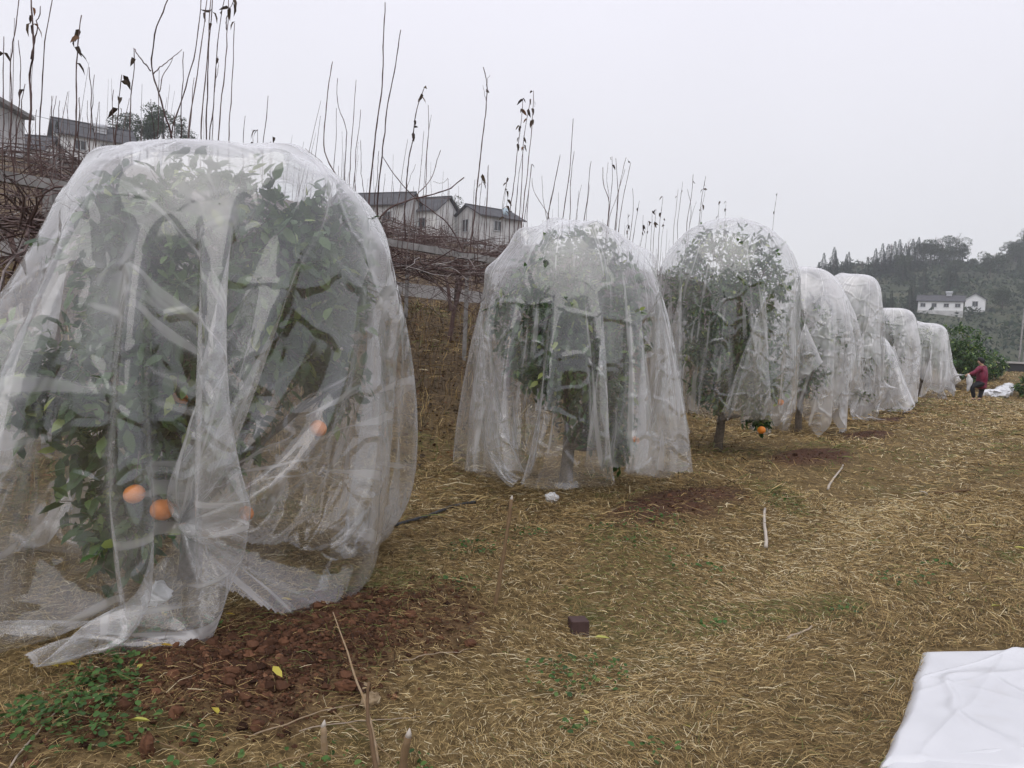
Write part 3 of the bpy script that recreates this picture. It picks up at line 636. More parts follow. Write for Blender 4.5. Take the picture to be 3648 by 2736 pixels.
def clover_patches():
    r = np.random.default_rng(12); mb = MB(); spots = []
    for (px, py, rad, n) in [(110, 690, .16, 90), (85, 715, .22, 130), (62, 735, .20, 90), (105, 745, .18, 90), (40, 760, .2, 60), (150, 640, .18, 60), (220, 560, .18, 50), (210, 640, .08, 20), (115, 668, .06, 12), (420, 735, .07, 14), (425, 745, .05, 8),
                             (590, 650, .20, 60), (560, 655, .18, 50), (575, 705, .08, 16), (660, 530, .25, 60), (620, 545, .25, 60), (700, 560, .25, 60), (480, 560, .25, 70), (520, 545, .2, 50), (460, 600, .12, 30), (840, 620, .12, 20), (905, 590, .2, 40), (720, 610, .10, 18), (380, 760, .12, 40), (300, 765, .15, 30), (330, 745, .1, 16), (650, 755, .1, 16), (940, 575, .15, 26), (780, 500, .3, 60), (600, 480, .3, 60), (180, 765, .2, 40)]:
        hor = 340 + (px - 512) * .042; d = 1.48 * F / (py - hor); c = at(px, py, d); spots.append((c.x, c.y, rad, n))
    for (x, y, rad, n) in spots:
        m = int(n * 1.3); ang = r.random(m) * 6.28; q = rad * np.sqrt(r.random(m)) ; X = x + np.cos(ang) * q; Y = y + np.sin(ang) * q
        Z = gz(X, Y) + r.uniform(.01, .05, m); D = np.stack([np.cos(ang * 3), np.sin(ang * 3), r.uniform(.0, .7, m)], 1)
        W, FT = scatter(np.stack([X, Y, Z], 1), D, r.uniform(.012, .034, m), leaf_template(.2, .2, .75), r); mb.add(W, FT, np.repeat(np.clip(r.normal(.38, .25, m), 0, 1), 8))
    tagp(mb.build('green_weeds', M['weed']), 'small green clover and weeds sprouting in the dry grass', kind='stuff')
clover_patches()

def lump(r, nsub=2, rough=.25):
    v, f = uv_sphere(8 if nsub < 3 else 14, 5 if nsub < 3 else 9, 0); k = r.normal(0, 1.3, (5, 3)); v = v * r.uniform(.7, 1.2, 3)
    d = sum(np.sin(v @ (k[i] * 2.6) + i) for i in range(5)) / 5; v = v * (1 + rough * 1.5 * d + r.normal(0, rough * .3, len(v)))[:, None]
    return v, f
def soil_clods():
    r = np.random.default_rng(31); mb = MB()
    lumps = [lump(r, 2, .34) for _ in range(8)]
    N_ = 26000; u = PATCH[0][0] + r.normal(0, .50, N_) * PATCH[0][2]; v = PATCH[0][1] + r.normal(0, .5, N_) * PATCH[0][3]
    x, y = xy_of(u, v); ok = r.random(N_) < soil_mask(x, y) * 1.2
    for k in (1, 2, 3):
        M_ = [0, 700, 600, 400][k]; u2 = PATCH[k][0] + r.normal(0, .5, M_) * PATCH[k][2]; v2 = PATCH[k][1] + r.normal(0, .5, M_) * PATCH[k][3]; x2, y2 = xy_of(u2, v2)
        x = np.concatenate([x, x2]); y = np.concatenate([y, y2]); ok = np.concatenate([ok, r.random(M_) < soil_mask(x2, y2) * 1.3])
    x, y = x[ok], y[ok]; z = gz(x, y); s = np.minimum(r.lognormal(math.log(.0036), .62, len(x)), .018); s = np.where(r.random(len(x)) < .006, r.uniform(.018, .032, len(x)), s)
    for k in range(8):
        q = np.arange(len(x)) % 8 == k; V, FQ = lumps[k]; m = int(q.sum()); a = r.random(m) * 6.28
        Rz = np.stack([np.stack([np.cos(a), -np.sin(a), 0 * a], -1), np.stack([np.sin(a), np.cos(a), 0 * a], -1), np.stack([0 * a, 0 * a, 0 * a + .8], -1)], 1)
        W = np.stack([x[q], y[q], z[q] + s[q] * .35], 1)[:, None] + np.einsum('nij,kj->nki', Rz, V) * s[q][:, None, None]
        mb.add(W.reshape(-1, 3), (FQ[None] + (np.arange(m) * len(V))[:, None, None]).reshape(-1, 4), np.repeat(np.clip(r.normal(.45, .22, m), 0, 1), len(V)))
    tagp(mb.build('soil_crumbs', M['clod'], smooth=False), 'red brown crumbled soil of the dug patches', kind='stuff')
soil_clods()

# ------------------------------------------------------------------ things lying on the ground
def clod(px, py, size, mat, label, cat='soil clod', name='soil_clod', seed=0, flat=.8):
    r = np.random.default_rng(seed); V, FQ = lump(r, 3, .22); p = gpt(px, py); V = V * np.array([size, size * .85, size * flat])
    o = link(name, mesh_np(name, V, FQ, False, {'tint': np.clip(.62 + r.normal(0, .12, len(V)), 0, 1)}), mat, None, (p.x, p.y, p.z + size * flat * .55)); o.rotation_euler = (0, 0, seed * 1.3)
    return tagp(o, label, cat)
clod(370, 704, .038, M['stone'], 'round tan stone beside the leaning broken twig', 'stone', 'stone', 3)
clod(345, 692, .040, M['clod'], 'large red clod left of the round tan stone', seed=5)
clod(363, 691, .030, M['stone'], 'flat orange stone just behind the round tan stone', 'stone', 'stone', 8, .5)
clod(147, 754, .034, M['clod'], 'upright red clod at the front edge of the dug soil', seed=9, flat=1.3)
clod(232, 676, .03, M['clod'], 'dark clod in the middle of the dug soil', seed=10)
clod(470, 645, .035, M['clod'], 'orange clod at the right end of the dug soil', seed=11, flat=.6)
clod(262, 690, .026, M['clod'], 'small clod between two yellow leaves on the dug soil', seed=12)
clod(128, 742, .026, M['clod'], 'small clod left of the upright red one', seed=14)

def fallen_leaf(px, py, L, ang, tint, label, k=0, tilt=0.0):
    p = gpt(px, py); V, T = leaf_template([.25, .45, .1][k % 3], [.5, .2, .7][k % 3], .42); V = V.copy(); V[:, 2] += .3 * (V[:, 0] - .5) ** 2
    o = link('fallen_leaf', mesh_np('fallen_leaf', V, T, True, {'tint': np.full(8, tint)}), M['yellow'], None, (p.x, p.y, p.z + .018 + .2 * L))
    o.scale = (L, L, L); o.rotation_euler = (tilt, -.15, ang); return tagp(o, label, 'leaf', 'yellow leaves on the ground')
for k, a in enumerate([(58, 677, .095, 2.6, .55, 'large curled yellow leaf overlapping another, far left'), (52, 671, .085, .3, .5, 'yellow leaf under the large curled one, far left'), (28, 677, .085, .5, .2, 'brownish yellow leaf at the far left edge'),
    (139, 676, .055, 1.9, .8, 'small pale yellow leaf standing beside green weeds'), (162, 615, .075, -1.0, .5, 'bright yellow leaf in the grass below the knot'), (96, 645, .085, -1.4, .1, 'brown drooping leaf at the left of the dug soil'),
    (160, 652, .055, .1, .15, 'small brown leaf near the top of the dug soil'), (273, 678, .075, -.9, .75, 'yellow leaf with a dark spot at the centre of the dug soil'), (212, 717, .070, -.9, .7, 'curled yellow green leaf near the front of the dug soil'),
    (225, 620, .05, .1, .4, 'thin yellow leaf lying edge-on under the film'), (281, 605, .06, .6, .35, 'yellow leaf partly under the right film lobe'), (128, 731, .085, -.1, .95, 'curled green leaf near the bottom left clods'),
    (594, 645, .09, .2, 1.0, 'pale green leaf lying by the dark stump in the grass'), (585, 722, .07, 1.3, .95, 'narrow pale green leaf standing in the foreground grass'), (991, 612, .06, .2, .95, 'small green leaf behind the folded white film'),
    (1013, 554, .12, -.2, .9, 'large pale leaf at the right edge of the path'), (690, 735, .05, 2.0, .8, 'tiny yellowish leaf in the foreground grass')]):
    fallen_leaf(*a, k=k, tilt=[.0, .3, -.3][k % 3])

def stick(pts, r0, r1, tint, label, name='stick', cat='stick', seed=0, wig=.01, mat='stick', n=9):
    r = np.random.default_rng(seed); P = []
    for (px, py, h) in pts: g = gpt(px, py, h) if h < .3 else None; P.append([g.x, g.y, g.z + h])
    P = wiggle(P, wig, n, r); base = P[0].copy(); P = P - base
    o = MB().tube(P, np.linspace(r0, r1, n), 6, tint).build(name, M[mat], loc=tuple(base)); return tagp(o, label, cat)
stick([(765, 509, .02), (764, 525, .02), (766, 547, .02)], .012, .016, .95, 'straight pale stick lying in the grass right of the second tree', seed=1)
stick([(828, 486, .015), (836, 476, .03), (843, 465, .05)], .015, .010, .9, 'bent pale stick on the soil below the tall wrapped tree', seed=2)
stick([(786, 637, .02), (800, 631, .02), (812, 626, .03)], .007, .005, .7, 'thin tan stick lying flat on the mown grass', seed=3)
stick([(935, 494, .02), (950, 493, .02), (970, 490, .02)], .016, .013, .05, 'dark stick lying across the path', seed=4)
stick([(920, 491, .02), (928, 494, .02)], .01, .01, 1.0, 'short white stick beside the dark one on the path', seed=5, n=4)
stick([(740, 416, .02), (752, 409, .05), (765, 405, .08)], .012, .008, .7, 'curved tan branch on the ground beyond the tall tree', seed=6)
stick([(900, 397, .02), (915, 394, .02), (930, 397, .02)], .02, .015, .3, 'brown pole lying in front of the last wrapped tree', seed=7)
# stubs, stalks and the leaning twig at the front
def stub(px, py, hgt, rad, label, seed, lean=(0, 0), tint=.35, name='cut_stub', cat='stub', twist=True, n=7):
    r = np.random.default_rng(seed); p = gpt(px, py); P = wiggle([[0, 0, -.05], [lean[0] * .5, lean[1] * .5, hgt * .5], [lean[0], lean[1], hgt]], rad * .6, n, r)
    root = empty(name, p); tagp(root, label, cat)
    MB().tube(P, np.linspace(rad * 1.15, rad, n) * r.uniform(.85, 1.15, n), 8, tint).build('stem', M['stick'], root)
    e = P[-1]; MB().tube([e - [0, 0, .002], e + [.003, 0, rad * .9], e + [.004, .002, rad * 2.2]], [rad * .92, rad * .7, rad * .15], 8, .98).build('split_end', M['stick'], root)
    return root
stub(325, 756, .115, .011, 'short pale cut stub in front of the dug soil', 1, (-.01, 0), .55)
stub(403, 772, .14, .014, 'thick brown cut stub at the bottom of the picture', 2, (.015, 0), .25)
stub(494, 607, .60, .010, 'tall dead stalk standing between the first two wrapped trees', 3, (.07, .02), .25, 'dead_stalk', 'stalk', n=14)
stub(305, 560, .0, .0, '', 4) if False else None
b = gpt(578, 631); o = MB().box((0, 0, .02), (.10, .09, .10), .2, .25); ob = tagp(o.build('wood_block', M['pear'], None, False, b), 'dark square wood stump almost buried in the mown grass', 'stump'); ob.modifiers.new('b', 'BEVEL').width = .004
def arc_twig(pts, r0, r1, tint, label, seed, name='twig'):
    r = np.random.default_rng(seed); P = np.array([list(at(px, py, d)) for (px, py, d) in pts]); P = wiggle(P, .006, 16, r); base = P[0].copy()
    return tagp(MB().tube(P - base, np.linspace(r0, r1, 16), 6, tint).build(name, M['stick'], loc=tuple(base)), label, 'twig')
g = gpt(378, 775); dg_ = g.y
arc_twig([(382, 790, dg_), (374, 735, dg_ + .12), (366, 705, dg_ + .2), (350, 660, dg_ + .34), (333, 612, dg_ + .5)], .008, .0022, .55, 'long thin tan twig leaning up from the front towards the film', 1)
arc_twig([(380, 788, dg_ - .03), (372, 740, dg_ + .05), (367, 705, dg_ + .12), (369, 682, dg_ + .15)], .011, .006, .12, 'dark upright broken twig with a pale tip by the stone', 2)
for k, (a, b_, r_, t_, lb) in enumerate([((195, 662), (345, 740), .0028, .35, 'thin brown runner crossing the front of the dug soil'), ((250, 735), (370, 700), .003, .6, 'tan twig rising left to right before the stone'), ((330, 705), (400, 765), .003, .5, 'yellow twig running down to the thick stub'), ((130, 735), (205, 765), .003, .3, 'dark twig at the bottom left of the dug soil'), ((300, 728), (420, 715), .0025, .7, 'pale straight twig in front of the stubs'), ((400, 660), (470, 648), .0028, .65, 'tan twig at the right end of the dug soil'), ((255, 765), (345, 755), .003, .5, 'arched twig at the bottom edge left of the stub'), ((10, 765), (75, 690), .003, .75, 'long straw stalk leaning in the left corner')]):
    ga, gb = gpt(*a, .02), gpt(*b_, .02); md = (ga + gb) / 2 + Vector((0, 0, .035)); r = np.random.default_rng(60 + k); P = wiggle([list(ga + Vector((0, 0, .01))), list(md), list(gb + Vector((0, 0, .015)))], .012, 12, r); b0 = P[0].copy()
    tagp(MB().tube(P - b0, np.linspace(r_ * 1.2, r_ * .6, 12), 5, t_).build('twig', M['stick'], loc=tuple(b0)), lb, 'twig')

# black hose, white bags on the trunks
ga = [gpt(385, 530), gpt(400, 527), gpt(425, 519), gpt(450, 510), gpt(475, 505)]
P = wiggle([[p.x, p.y, p.z + .025] for p in ga], .01, 24); b0 = P[0].copy()
tagp(MB().tube(P - b0, .014, 8).build('hose', M['hose'], loc=tuple(b0)), 'black irrigation hose on the grass between the first two trees', 'hose')
def bag(k, du, dv, z, s, label, seed):
    r = np.random.default_rng(seed); x, y, z0 = tree_base(k); p = xy_of(uv_of(x, y)[0] + du, uv_of(x, y)[1] + dv); V, FQ = lump(r, 3, .35); V = V + r.normal(0, .06, V.shape); V *= np.array([s, s * .9, s * .8])
    o = link('plastic_bag', mesh_np('plastic_bag', V, FQ, False), M['bag'], None, (p[0], p[1], z0 + z)); return tagp(o, label, 'bag')
bag(0, -.42, .40, .13, .075, 'crumpled white plastic bag on the ground under the knotted film', 1)
bag(1, -.75, .35, .09, .055, 'small white plastic scrap under the second tree', 2)

# ------------------------------------------------------------------ trellised pear orchard on the slope at left
def canopy_z(x, y): return gz(x, y, False) + 1.98
def cz1(x, y): return float(canopy_z(np.array([x]), np.array([y]))[0])
# long rail on posts, parallel to the citrus row
def line_d(px, v0): k = (px - 512) / F; return (v0 - 4.148) / (.807 * k - .59)
A = at(-60, 166, line_d(-60, -2.75)); B = at(600, 279, line_d(600, -2.75))
rail = empty('trellis_rail', A); tagp(rail, 'long grey concrete rail along the edge of the bare orchard', 'rail')
dv = B - A; Ln_ = dv.length; seg = 9
for k in range(seg):
    p0 = dv * (k / seg); p1 = dv * ((k + 1) / seg); mid = (p0 + p1) / 2
    o = MB().box((0, 0, 0), ((p1 - p0).length - .012, .085, .085)).build('rail_section', M['concrete'], rail, False); o.location = mid; o.rotation_euler = dv.to_track_quat('X', 'Z').to_euler()
    if k:
        q = MB().box((0, 0, 0), (.05, .10, .10)).build('joint_band', M['concrete'], rail, False); q.location = p0; q.rotation_euler = o.rotation_euler
posts = []
for j, v0 in enumerate((-2.75, -5.2, -7.8)):
    for i in range(9):
        u0 = -3.2 + i * 3.6 + j * 1.1; x, y = xy_of(u0, v0); z = g1(x, y); top = (A.z if j == 0 else cz1(x, y)) + 0
        if y < 2: continue
        if j == 0: t = ((Vector((x, y, 0)) - A).to_2d().dot(dv.to_2d())) / dv.to_2d().length_squared; top = A.z + dv.z * t - .045
        posts.append((x, y, z, top, j, i))
PEAR_LABEL_ROW = ['along the concrete rail', 'in the second row of the orchard', 'in the back row of the orchard']
ORD = ['first', 'second', 'third', 'fourth', 'fifth', 'sixth', 'seventh', 'eighth', 'ninth', 'tenth', 'eleventh']
cnt = {}
for (x, y, z, top, j, i) in posts:
    cnt[j] = cnt.get(j, -1) + 1
    o = MB(); h = max(top - z, .5); o.box((0, 0, h / 2 - .1), (.075, .075, h + .2)); ob = o.build('concrete_post', M['concrete'], None, False, (x, y, z)); ob.modifiers.new('b', 'BEVEL').width = .008
    tagp(ob, 'grey square concrete post, %s from the left %s' % (ORD[cnt[j]], PEAR_LABEL_ROW[j]), 'post', 'posts of the pear trellis')
for w, v0 in enumerate((-2.9, -3.7, -4.5, -5.3, -6.1, -6.9, -7.7)):
    P = []
    for u0 in np.linspace(-6, 26, 24): x, y = xy_of(u0, v0); P.append([x, y, cz1(x, y) - .02 + .01 * math.sin(u0)])
    P = np.array(P); b0 = P[0].copy(); tagp(MB().tube(P - b0, .0035, 4).build('trellis_wire', M['wire'], loc=tuple(b0)), 'thin horizontal steel wire carrying the bare pear branches, %s from the rail' % ORD[w], 'wire', 'wires of the pear trellis')

# shoots read off the photograph (2212 px wide view): polyline from tip to base, optional withered leaves
c1 = lambda pts: [(x * .329, y * .329) for x, y in pts]
c2 = lambda pts: [(606.4 + x * .329, y * .329) for x, y in pts]
c3 = lambda pts: [(1030.9 + x * .329, 181.9 + y * .329) for x, y in pts]
SH = []
for pts, r_, lf in [([(125, -10), (100, 150), (70, 300), (55, 900)], 1.0, 0), ([(25, 240), (25, 500), (20, 1100)], .9, 2), ([(120, 265), (118, 700), (80, 1150)], .8, 0),
    ([(205, 0), (215, 380), (190, 500), (215, 680), (180, 1100)], 1.7, 5), ([(265, 40), (230, 320), (215, 390)], 1.0, 0), ([(345, -10), (290, 300), (250, 900)], 1.0, 0), ([(535, 100), (510, 250), (495, 800), (470, 1200)], 1.3, 6),
    ([(520, 640), (520, 700), (505, 1150)], 1.0, 0), ([(585, 440), (610, 670), (590, 1050)], .9, 0), ([(620, 490), (612, 670), (600, 760)], .7, 0), ([(340, 630), (340, 950)], .8, 0), ([(370, 630), (350, 900)], .7, 0), ([(393, 660), (390, 950)], .7, 0),
    ([(240, 720), (235, 950)], .7, 0), ([(165, 550), (130, 700), (90, 1000)], .9, 2), ([(745, 590), (745, 760), (760, 900)], .8, 0), ([(800, 490), (790, 700), (765, 900)], 1.0, 5), ([(880, 320), (885, 430), (855, 900)], 1.0, 1), ([(850, 645), (800, 880)], .7, 0),
    ([(1105, -10), (1030, 170), (990, 460), (1030, 610), (1130, 930)], 1.5, 0), ([(875, 315), (920, 390), (990, 465)], .9, 0), ([(1195, 325), (1080, 420), (1000, 485)], .9, 0), ([(990, 650), (1025, 920)], .7, 0), ([(1045, 460), (1025, 800)], .7, 0), ([(1135, 375), (1040, 600)], .7, 0),
    ([(1205, 340), (1175, 700), (1190, 930)], .9, 0), ([(1320, -10), (1275, 310), (1220, 560), (1110, 850)], 1.1, 0), ([(1360, -10), (1300, 450), (1220, 930)], 1.1, 1), ([(1385, -10), (1330, 700), (1320, 940)], 1.2, 0), ([(1395, -10), (1380, 300), (1350, 950)], 1.3, 3),
    ([(1475, -10), (1440, 200), (1380, 950)], 1.1, 1), ([(1500, -10), (1490, 300), (1440, 960)], 1.2, 0), ([(1540, 150), (1520, 600), (1500, 970)], 1.0, 1), ([(1535, 0), (1500, 90), (1490, 200)], .8, 4), ([(1420, 450), (1385, 950)], .8, 0), ([(1275, 510), (1245, 930)], .8, 0), ([(1430, 370), (1400, 600)], .6, 1),
    ([(1610, 760), (1585, 990)], .7, 0), ([(1760, 630), (1725, 1030)], .9, 0), ([(1690, 850), (1685, 1010)], .7, 3), ([(1655, 850), (1665, 1010)], .6, 1), ([(1800, 900), (1790, 1040)], .6, 1), ([(1775, 930), (1770, 1030)], .5, 0), ([(1145, 740), (1150, 930)], .7, 0), ([(630, 770), (630, 1000)], .6, 0), ([(575, 660), (575, 900)], .6, 0)]: SH.append((c1(pts), r_, lf))
for pts, r_, lf in [([(685, 15), (665, 600), (630, 850), (585, 1280), (570, 1480)], 1.6, 0), ([(788, 195), (740, 480), (700, 700), (665, 1020), (640, 1350)], 1.4, 0), ([(340, 405), (300, 680), (280, 950), (300, 1060), (400, 1220), (600, 1390)], 1.3, 0), ([(160, 975), (230, 1030), (300, 1060)], .7, 0),
    ([(373, 515), (380, 700), (435, 840), (415, 1230)], .9, 0), ([(365, 710), (370, 900), (345, 1180)], .7, 0), ([(495, 525), (465, 900), (435, 1260)], .9, 0), ([(525, 720), (500, 950), (485, 1250)], .8, 0), ([(525, 920), (530, 1150), (555, 1290)], .7, 0),
    ([(945, 570), (900, 690), (870, 900), (840, 1050), (810, 1370)], 1.4, 7), ([(968, 690), (975, 820), (965, 900), (945, 1300)], .9, 0), ([(990, 755), (975, 820), (968, 880)], .6, 0), ([(940, 860), (920, 1100), (895, 1290)], .7, 0), ([(1050, 985), (1010, 1130), (960, 1230), (875, 1290)], 1.0, 0),
    ([(1330, 440), (1355, 540), (1350, 650), (1310, 1000), (1290, 1200), (1245, 1600)], 1.5, 1), ([(1370, 490), (1355, 545), (1352, 600)], .6, 0), ([(1325, 560), (1350, 655), (1348, 700)], .6, 0),
    ([(1590, 650), (1560, 930), (1500, 1420)], 1.0, 9), ([(1640, 650), (1600, 850), (1560, 1440)], 1.0, 7), ([(1660, 595), (1650, 870), (1590, 1450)], 1.1, 5), ([(1600, 950), (1560, 1200), (1540, 1440)], .8, 1), ([(1645, 1080), (1610, 1440)], .8, 1),
    ([(1835, 1015), (1800, 1200), (1760, 1400)], .8, 0), ([(1650, 1170), (1650, 1250), (1760, 1420)], .8, 0), ([(1715, 1155), (1720, 1330), (1750, 1420)], .7, 0), ([(885, 1080), (860, 1170), (830, 1220)], .6, 0), ([(1325, 1145), (1305, 1400)], .7, 3), ([(1360, 1090), (1350, 1400)], .7, 0), ([(1490, 1165), (1470, 1330)], .6, 4), ([(1275, 1180), (1250, 1420)], .7, 0),
    ([(1205, 1165), (1110, 1240), (880, 1300), (720, 1360), (650, 1430), (620, 1560)], 1.8, 0), ([(670, 1030), (750, 1150), (870, 1290), (1100, 1450), (1200, 1640)], 1.3, 0), ([(1120, 1300), (1000, 1305), (880, 1290)], .7, 0), ([(645, 990), (640, 1100), (615, 1300)], .8, 0), ([(735, 1190), (740, 1330)], .5, 0), ([(685, 1140), (665, 1330)], .6, 0), ([(1000, 1190), (1090, 1220), (1100, 1140)], .6, 0), ([(1150, 1270), (1130, 1420)], .6, 0), ([(1105, 1250), (1100, 1420)], .6, 0), ([(1495, 1280), (1480, 1420)], .6, 5)]: SH.append((c2(pts), r_, lf))
for pts, r_, lf in [([(75, 530), (65, 840)], .8, 0), ([(200, 610), (160, 800)], .7, 0), ([(358, 530), (310, 900)], .8, 0), ([(545, 465), (490, 700), (455, 880)], .9, 0), ([(630, 225), (595, 650), (555, 880)], 1.2, 0), ([(637, 440), (615, 650), (610, 880)], 1.0, 0), ([(685, 660), (645, 880)], .7, 0), ([(748, 505), (720, 760), (695, 890)], 1.1, 0), ([(740, 660), (715, 880)], .7, 0), ([(665, 700), (650, 870)], .6, 0),
    ([(825, 545), (830, 680), (870, 750), (850, 930)], 1.3, 0), ([(860, 510), (852, 640), (872, 730)], .8, 0), ([(885, 475), (885, 620), (870, 760)], .9, 2), ([(910, 485), (925, 690), (900, 950)], 1.1, 0), ([(978, 480), (940, 640), (922, 700)], .9, 0), ([(1008, 515), (960, 720), (930, 960)], 1.0, 1), ([(970, 560), (945, 660), (905, 780), (868, 850)], .8, 0),
    ([(1020, 685), (1025, 790), (1000, 1000)], .9, 0), ([(1065, 765), (1020, 1010)], .8, 1), ([(1220, 740), (1190, 1020)], .8, 3), ([(1175, 820), (1155, 1040)], .8, 3), ([(1150, 830), (1145, 1040)], .7, 2), ([(990, 850), (985, 990)], .7, 5), ([(1090, 860), (1075, 1040)], .7, 4), ([(1230, 880), (1210, 1000)], .6, 3), ([(1120, 900), (1105, 1060)], .6, 2),
    ([(1320, 690), (1295, 940)], .8, 1), ([(1350, 640), (1315, 930)], .8, 1), ([(1418, 590), (1410, 720), (1380, 890)], 1.0, 1), ([(1500, 605), (1470, 760), (1455, 880)], 1.0, 4), ([(1380, 690), (1405, 790), (1395, 880)], .8, 0), ([(1500, 680), (1470, 870)], .7, 1), ([(1440, 770), (1400, 880)], .7, 0), ([(1590, 770), (1585, 850)], .7, 4), ([(1635, 770), (1630, 840)], .6, 3), ([(1970, 715), (1945, 860)], .8, 3), ([(1785, 400), (1783, 401)], .1, 0)]: SH.append((c3(pts), r_, lf))
SH = SH[:-1]

r5 = np.random.default_rng(55)
ptree = []                                            # pear trees: trunk positions in three rows
for j, (v0, n0, sp) in enumerate(((-3.4, 9, 3.4), (-6.2, 8, 3.8), (-8.9, 8, 4.2))):
    for i in range(n0):
        u0 = -2.6 + i * sp + j * 1.3 + r5.normal(0, .25); x, y = xy_of(u0, v0 + r5.normal(0, .2))
        if y > 3.5: ptree.append((x, y, j))
roots = []; cnt = {}
for (x, y, j) in ptree:
    cnt[j] = cnt.get(j, -1) + 1; z = g1(x, y); h = cz1(x, y) - z; root = empty('pear_tree', (x, y, z))
    tagp(root, 'bare trained pear tree, %s from the left %s' % (ORD[cnt[j]], PEAR_LABEL_ROW[j]), 'pear tree', 'bare pear trees of the trellis orchard'); roots.append(root)
    ln = r5.normal(0, .12, 2); T = wiggle([[0, 0, -.08], [ln[0] * .5, ln[1] * .5, h * .35], [ln[0], ln[1], h * .62]], .03, 8, r5)
    MB().tube(T, np.linspace(.055, .042, 8) * (1 if j < 1 else .9), 8, .55).build('trunk', M['pear'], root)
    nl = 4 if j < 2 else 3; fork = T[-1]; crown = MB()
    for q in range(nl):
        a = q * 6.28 / nl + r5.normal(0, .35); Lh = r5.uniform(1.3, 2.0); e1 = fork + np.array([math.cos(a) * .35, math.sin(a) * .35, h * .30]); x2, y2 = math.cos(a) * Lh, math.sin(a) * Lh
        e2 = np.array([x2, y2, cz1(x + x2, y + y2) - z + r5.normal(0, .05)]); P = wiggle([fork - [0, 0, .05], e1, e2], .06, 12, r5)
        MB().tube(P, np.linspace(.030, .012, 12), 6, .6).build('limb', M['pear'], root)
        for b_ in range(36 if j < 2 else 22):                # laterals tied down along the wires
            t0 = r5.uniform(.3, 1); p0 = P[int(t0 * 11)]; da = a + r5.normal(0, .9); L = r5.uniform(.5, 1.5); p2 = p0 + np.array([math.cos(da) * L, math.sin(da) * L, r5.normal(.02, .10) - (r5.uniform(.3, 1.0) if r5.random() < .28 else 0)]); p1 = (p0 + p2) / 2 + r5.normal(0, .07, 3) + [0, 0, .06]
            Q = wiggle([p0, p1, p2], .05, 7, r5); crown.tube(Q, np.linspace(.010, .0035, 7), 4, r5.uniform(.2, 1.0), cap=False)
            for s_ in range(6 if j < 2 else 3):
                k0 = r5.integers(1, 6); d_ = r5.normal(0, 1, 3); d_[2] = d_[2] * .55 - .1; d_ /= np.linalg.norm(d_); crown.tube([Q[k0], Q[k0] + d_ * r5.uniform(.06, .2), Q[k0] + d_ * r5.uniform(.25, .55) + [0, 0, .05]], [.004, .0035, .002], 3, r5.uniform(.1, .9), cap=False)
    tagp(crown.build('branches', M['pear'], root), kind='stuff')
    for s_ in range([20, 18, 16][j]):                          # further small shoots
        a = r5.random() * 6.28; Lh = r5.uniform(.2, 1.5); x2, y2 = math.cos(a) * Lh, math.sin(a) * Lh; zc = cz1(x + x2, y + y2) - z; H = r5.uniform(.25, 1.0) + (r5.random() < .25) * .6; lx = r5.normal(.05, .06) * H
        MB().tube(wiggle([[x2, y2, zc - .05], [x2 + lx * .5, y2, zc + H * .5], [x2 + lx, y2 + r5.normal(0, .04), zc + H]], .015, 6, r5), np.linspace(.0052, .002, 6), 4, r5.uniform(.2, .9), cap=False).build('shoot', M['pear'], root)

WL = leaf_template(.9, .5, .5)
for (pts, rad, lf) in SH:
    mx_ = np.mean([p[0] for p in pts]) / 2.16; v0 = -3.3 + r5.normal(0, .5); d = line_d(min(mx_, 815), v0) if mx_ < 815 else 22.0; d = min(d, 23.0)
    P = [list(at2(px, py, d + .05 * r5.normal())) for (px, py) in pts]
    b = np.array(P[-1]); zc = cz1(b[0], b[1]) - .05
    if b[2] > zc + .05 and len(pts) > 1 and pts[-1][1] > 250: P.append([b[0] + r5.normal(0, .06), b[1] + .1, zc])
    P = np.array(P[::-1]); k = int(np.argmin([(x - P[0][0]) ** 2 + (y - P[0][1]) ** 2 for (x, y, _) in ptree])); root = roots[k]; P = P - np.array(root.location)
    n_ = max(8, int(len(P) * 5)); Q = wiggle(P, .018, n_, r5); R_ = .0048 * rad * (d / 9) ** .35 * np.linspace(1.5, .75, n_)
    knob = 1 + .25 * (np.arange(n_) % 3 == 0); mb = MB().tube(Q, R_ * knob, 5, r5.uniform(.25, .8)); sh = mb.build('shoot', M['pear'], root)
    if lf:
        i0 = int(n_ * (.72 if lf > 3 else .85)); ids = r5.integers(i0, n_, lf); pos = Q[ids] + r5.normal(0, .01, (lf, 3)); D = r5.normal(0, 1, (lf, 3)); D[:, 2] = -np.abs(D[:, 2]) * .6
        for q in range(lf):
            W, FT = scatter(pos[q:q + 1], D[q:q + 1], np.array([r5.uniform(.06, .11)]), WL, r5); t_ = np.clip(r5.normal(.3, .25), 0, 1); MB().add(W, FT, t_).build('withered_leaf', M['dryleaf'], sh)

# concrete road edge wall behind the orchard
A2, B2 = xy_of(-25, -10.6), xy_of(48, -10.6); wall = empty('concrete_wall', (0, 0, 0)); tagp(wall, 'low pale concrete wall running behind the bare orchard', 'wall')
for k in range(24):
    u0 = -25 + k * 3.05; x, y = xy_of(u0 + 1.5, -10.6); z = float(gz(np.array([x]), np.array([y]), False)[0]); MB().box((0, 0, .12), (3.0, .2, .40)).build('wall_block', M['concrete_pale'], wall, False, (x, y, z)).rotation_euler = (0, 0, math.atan2(UU[1], UU[0]))

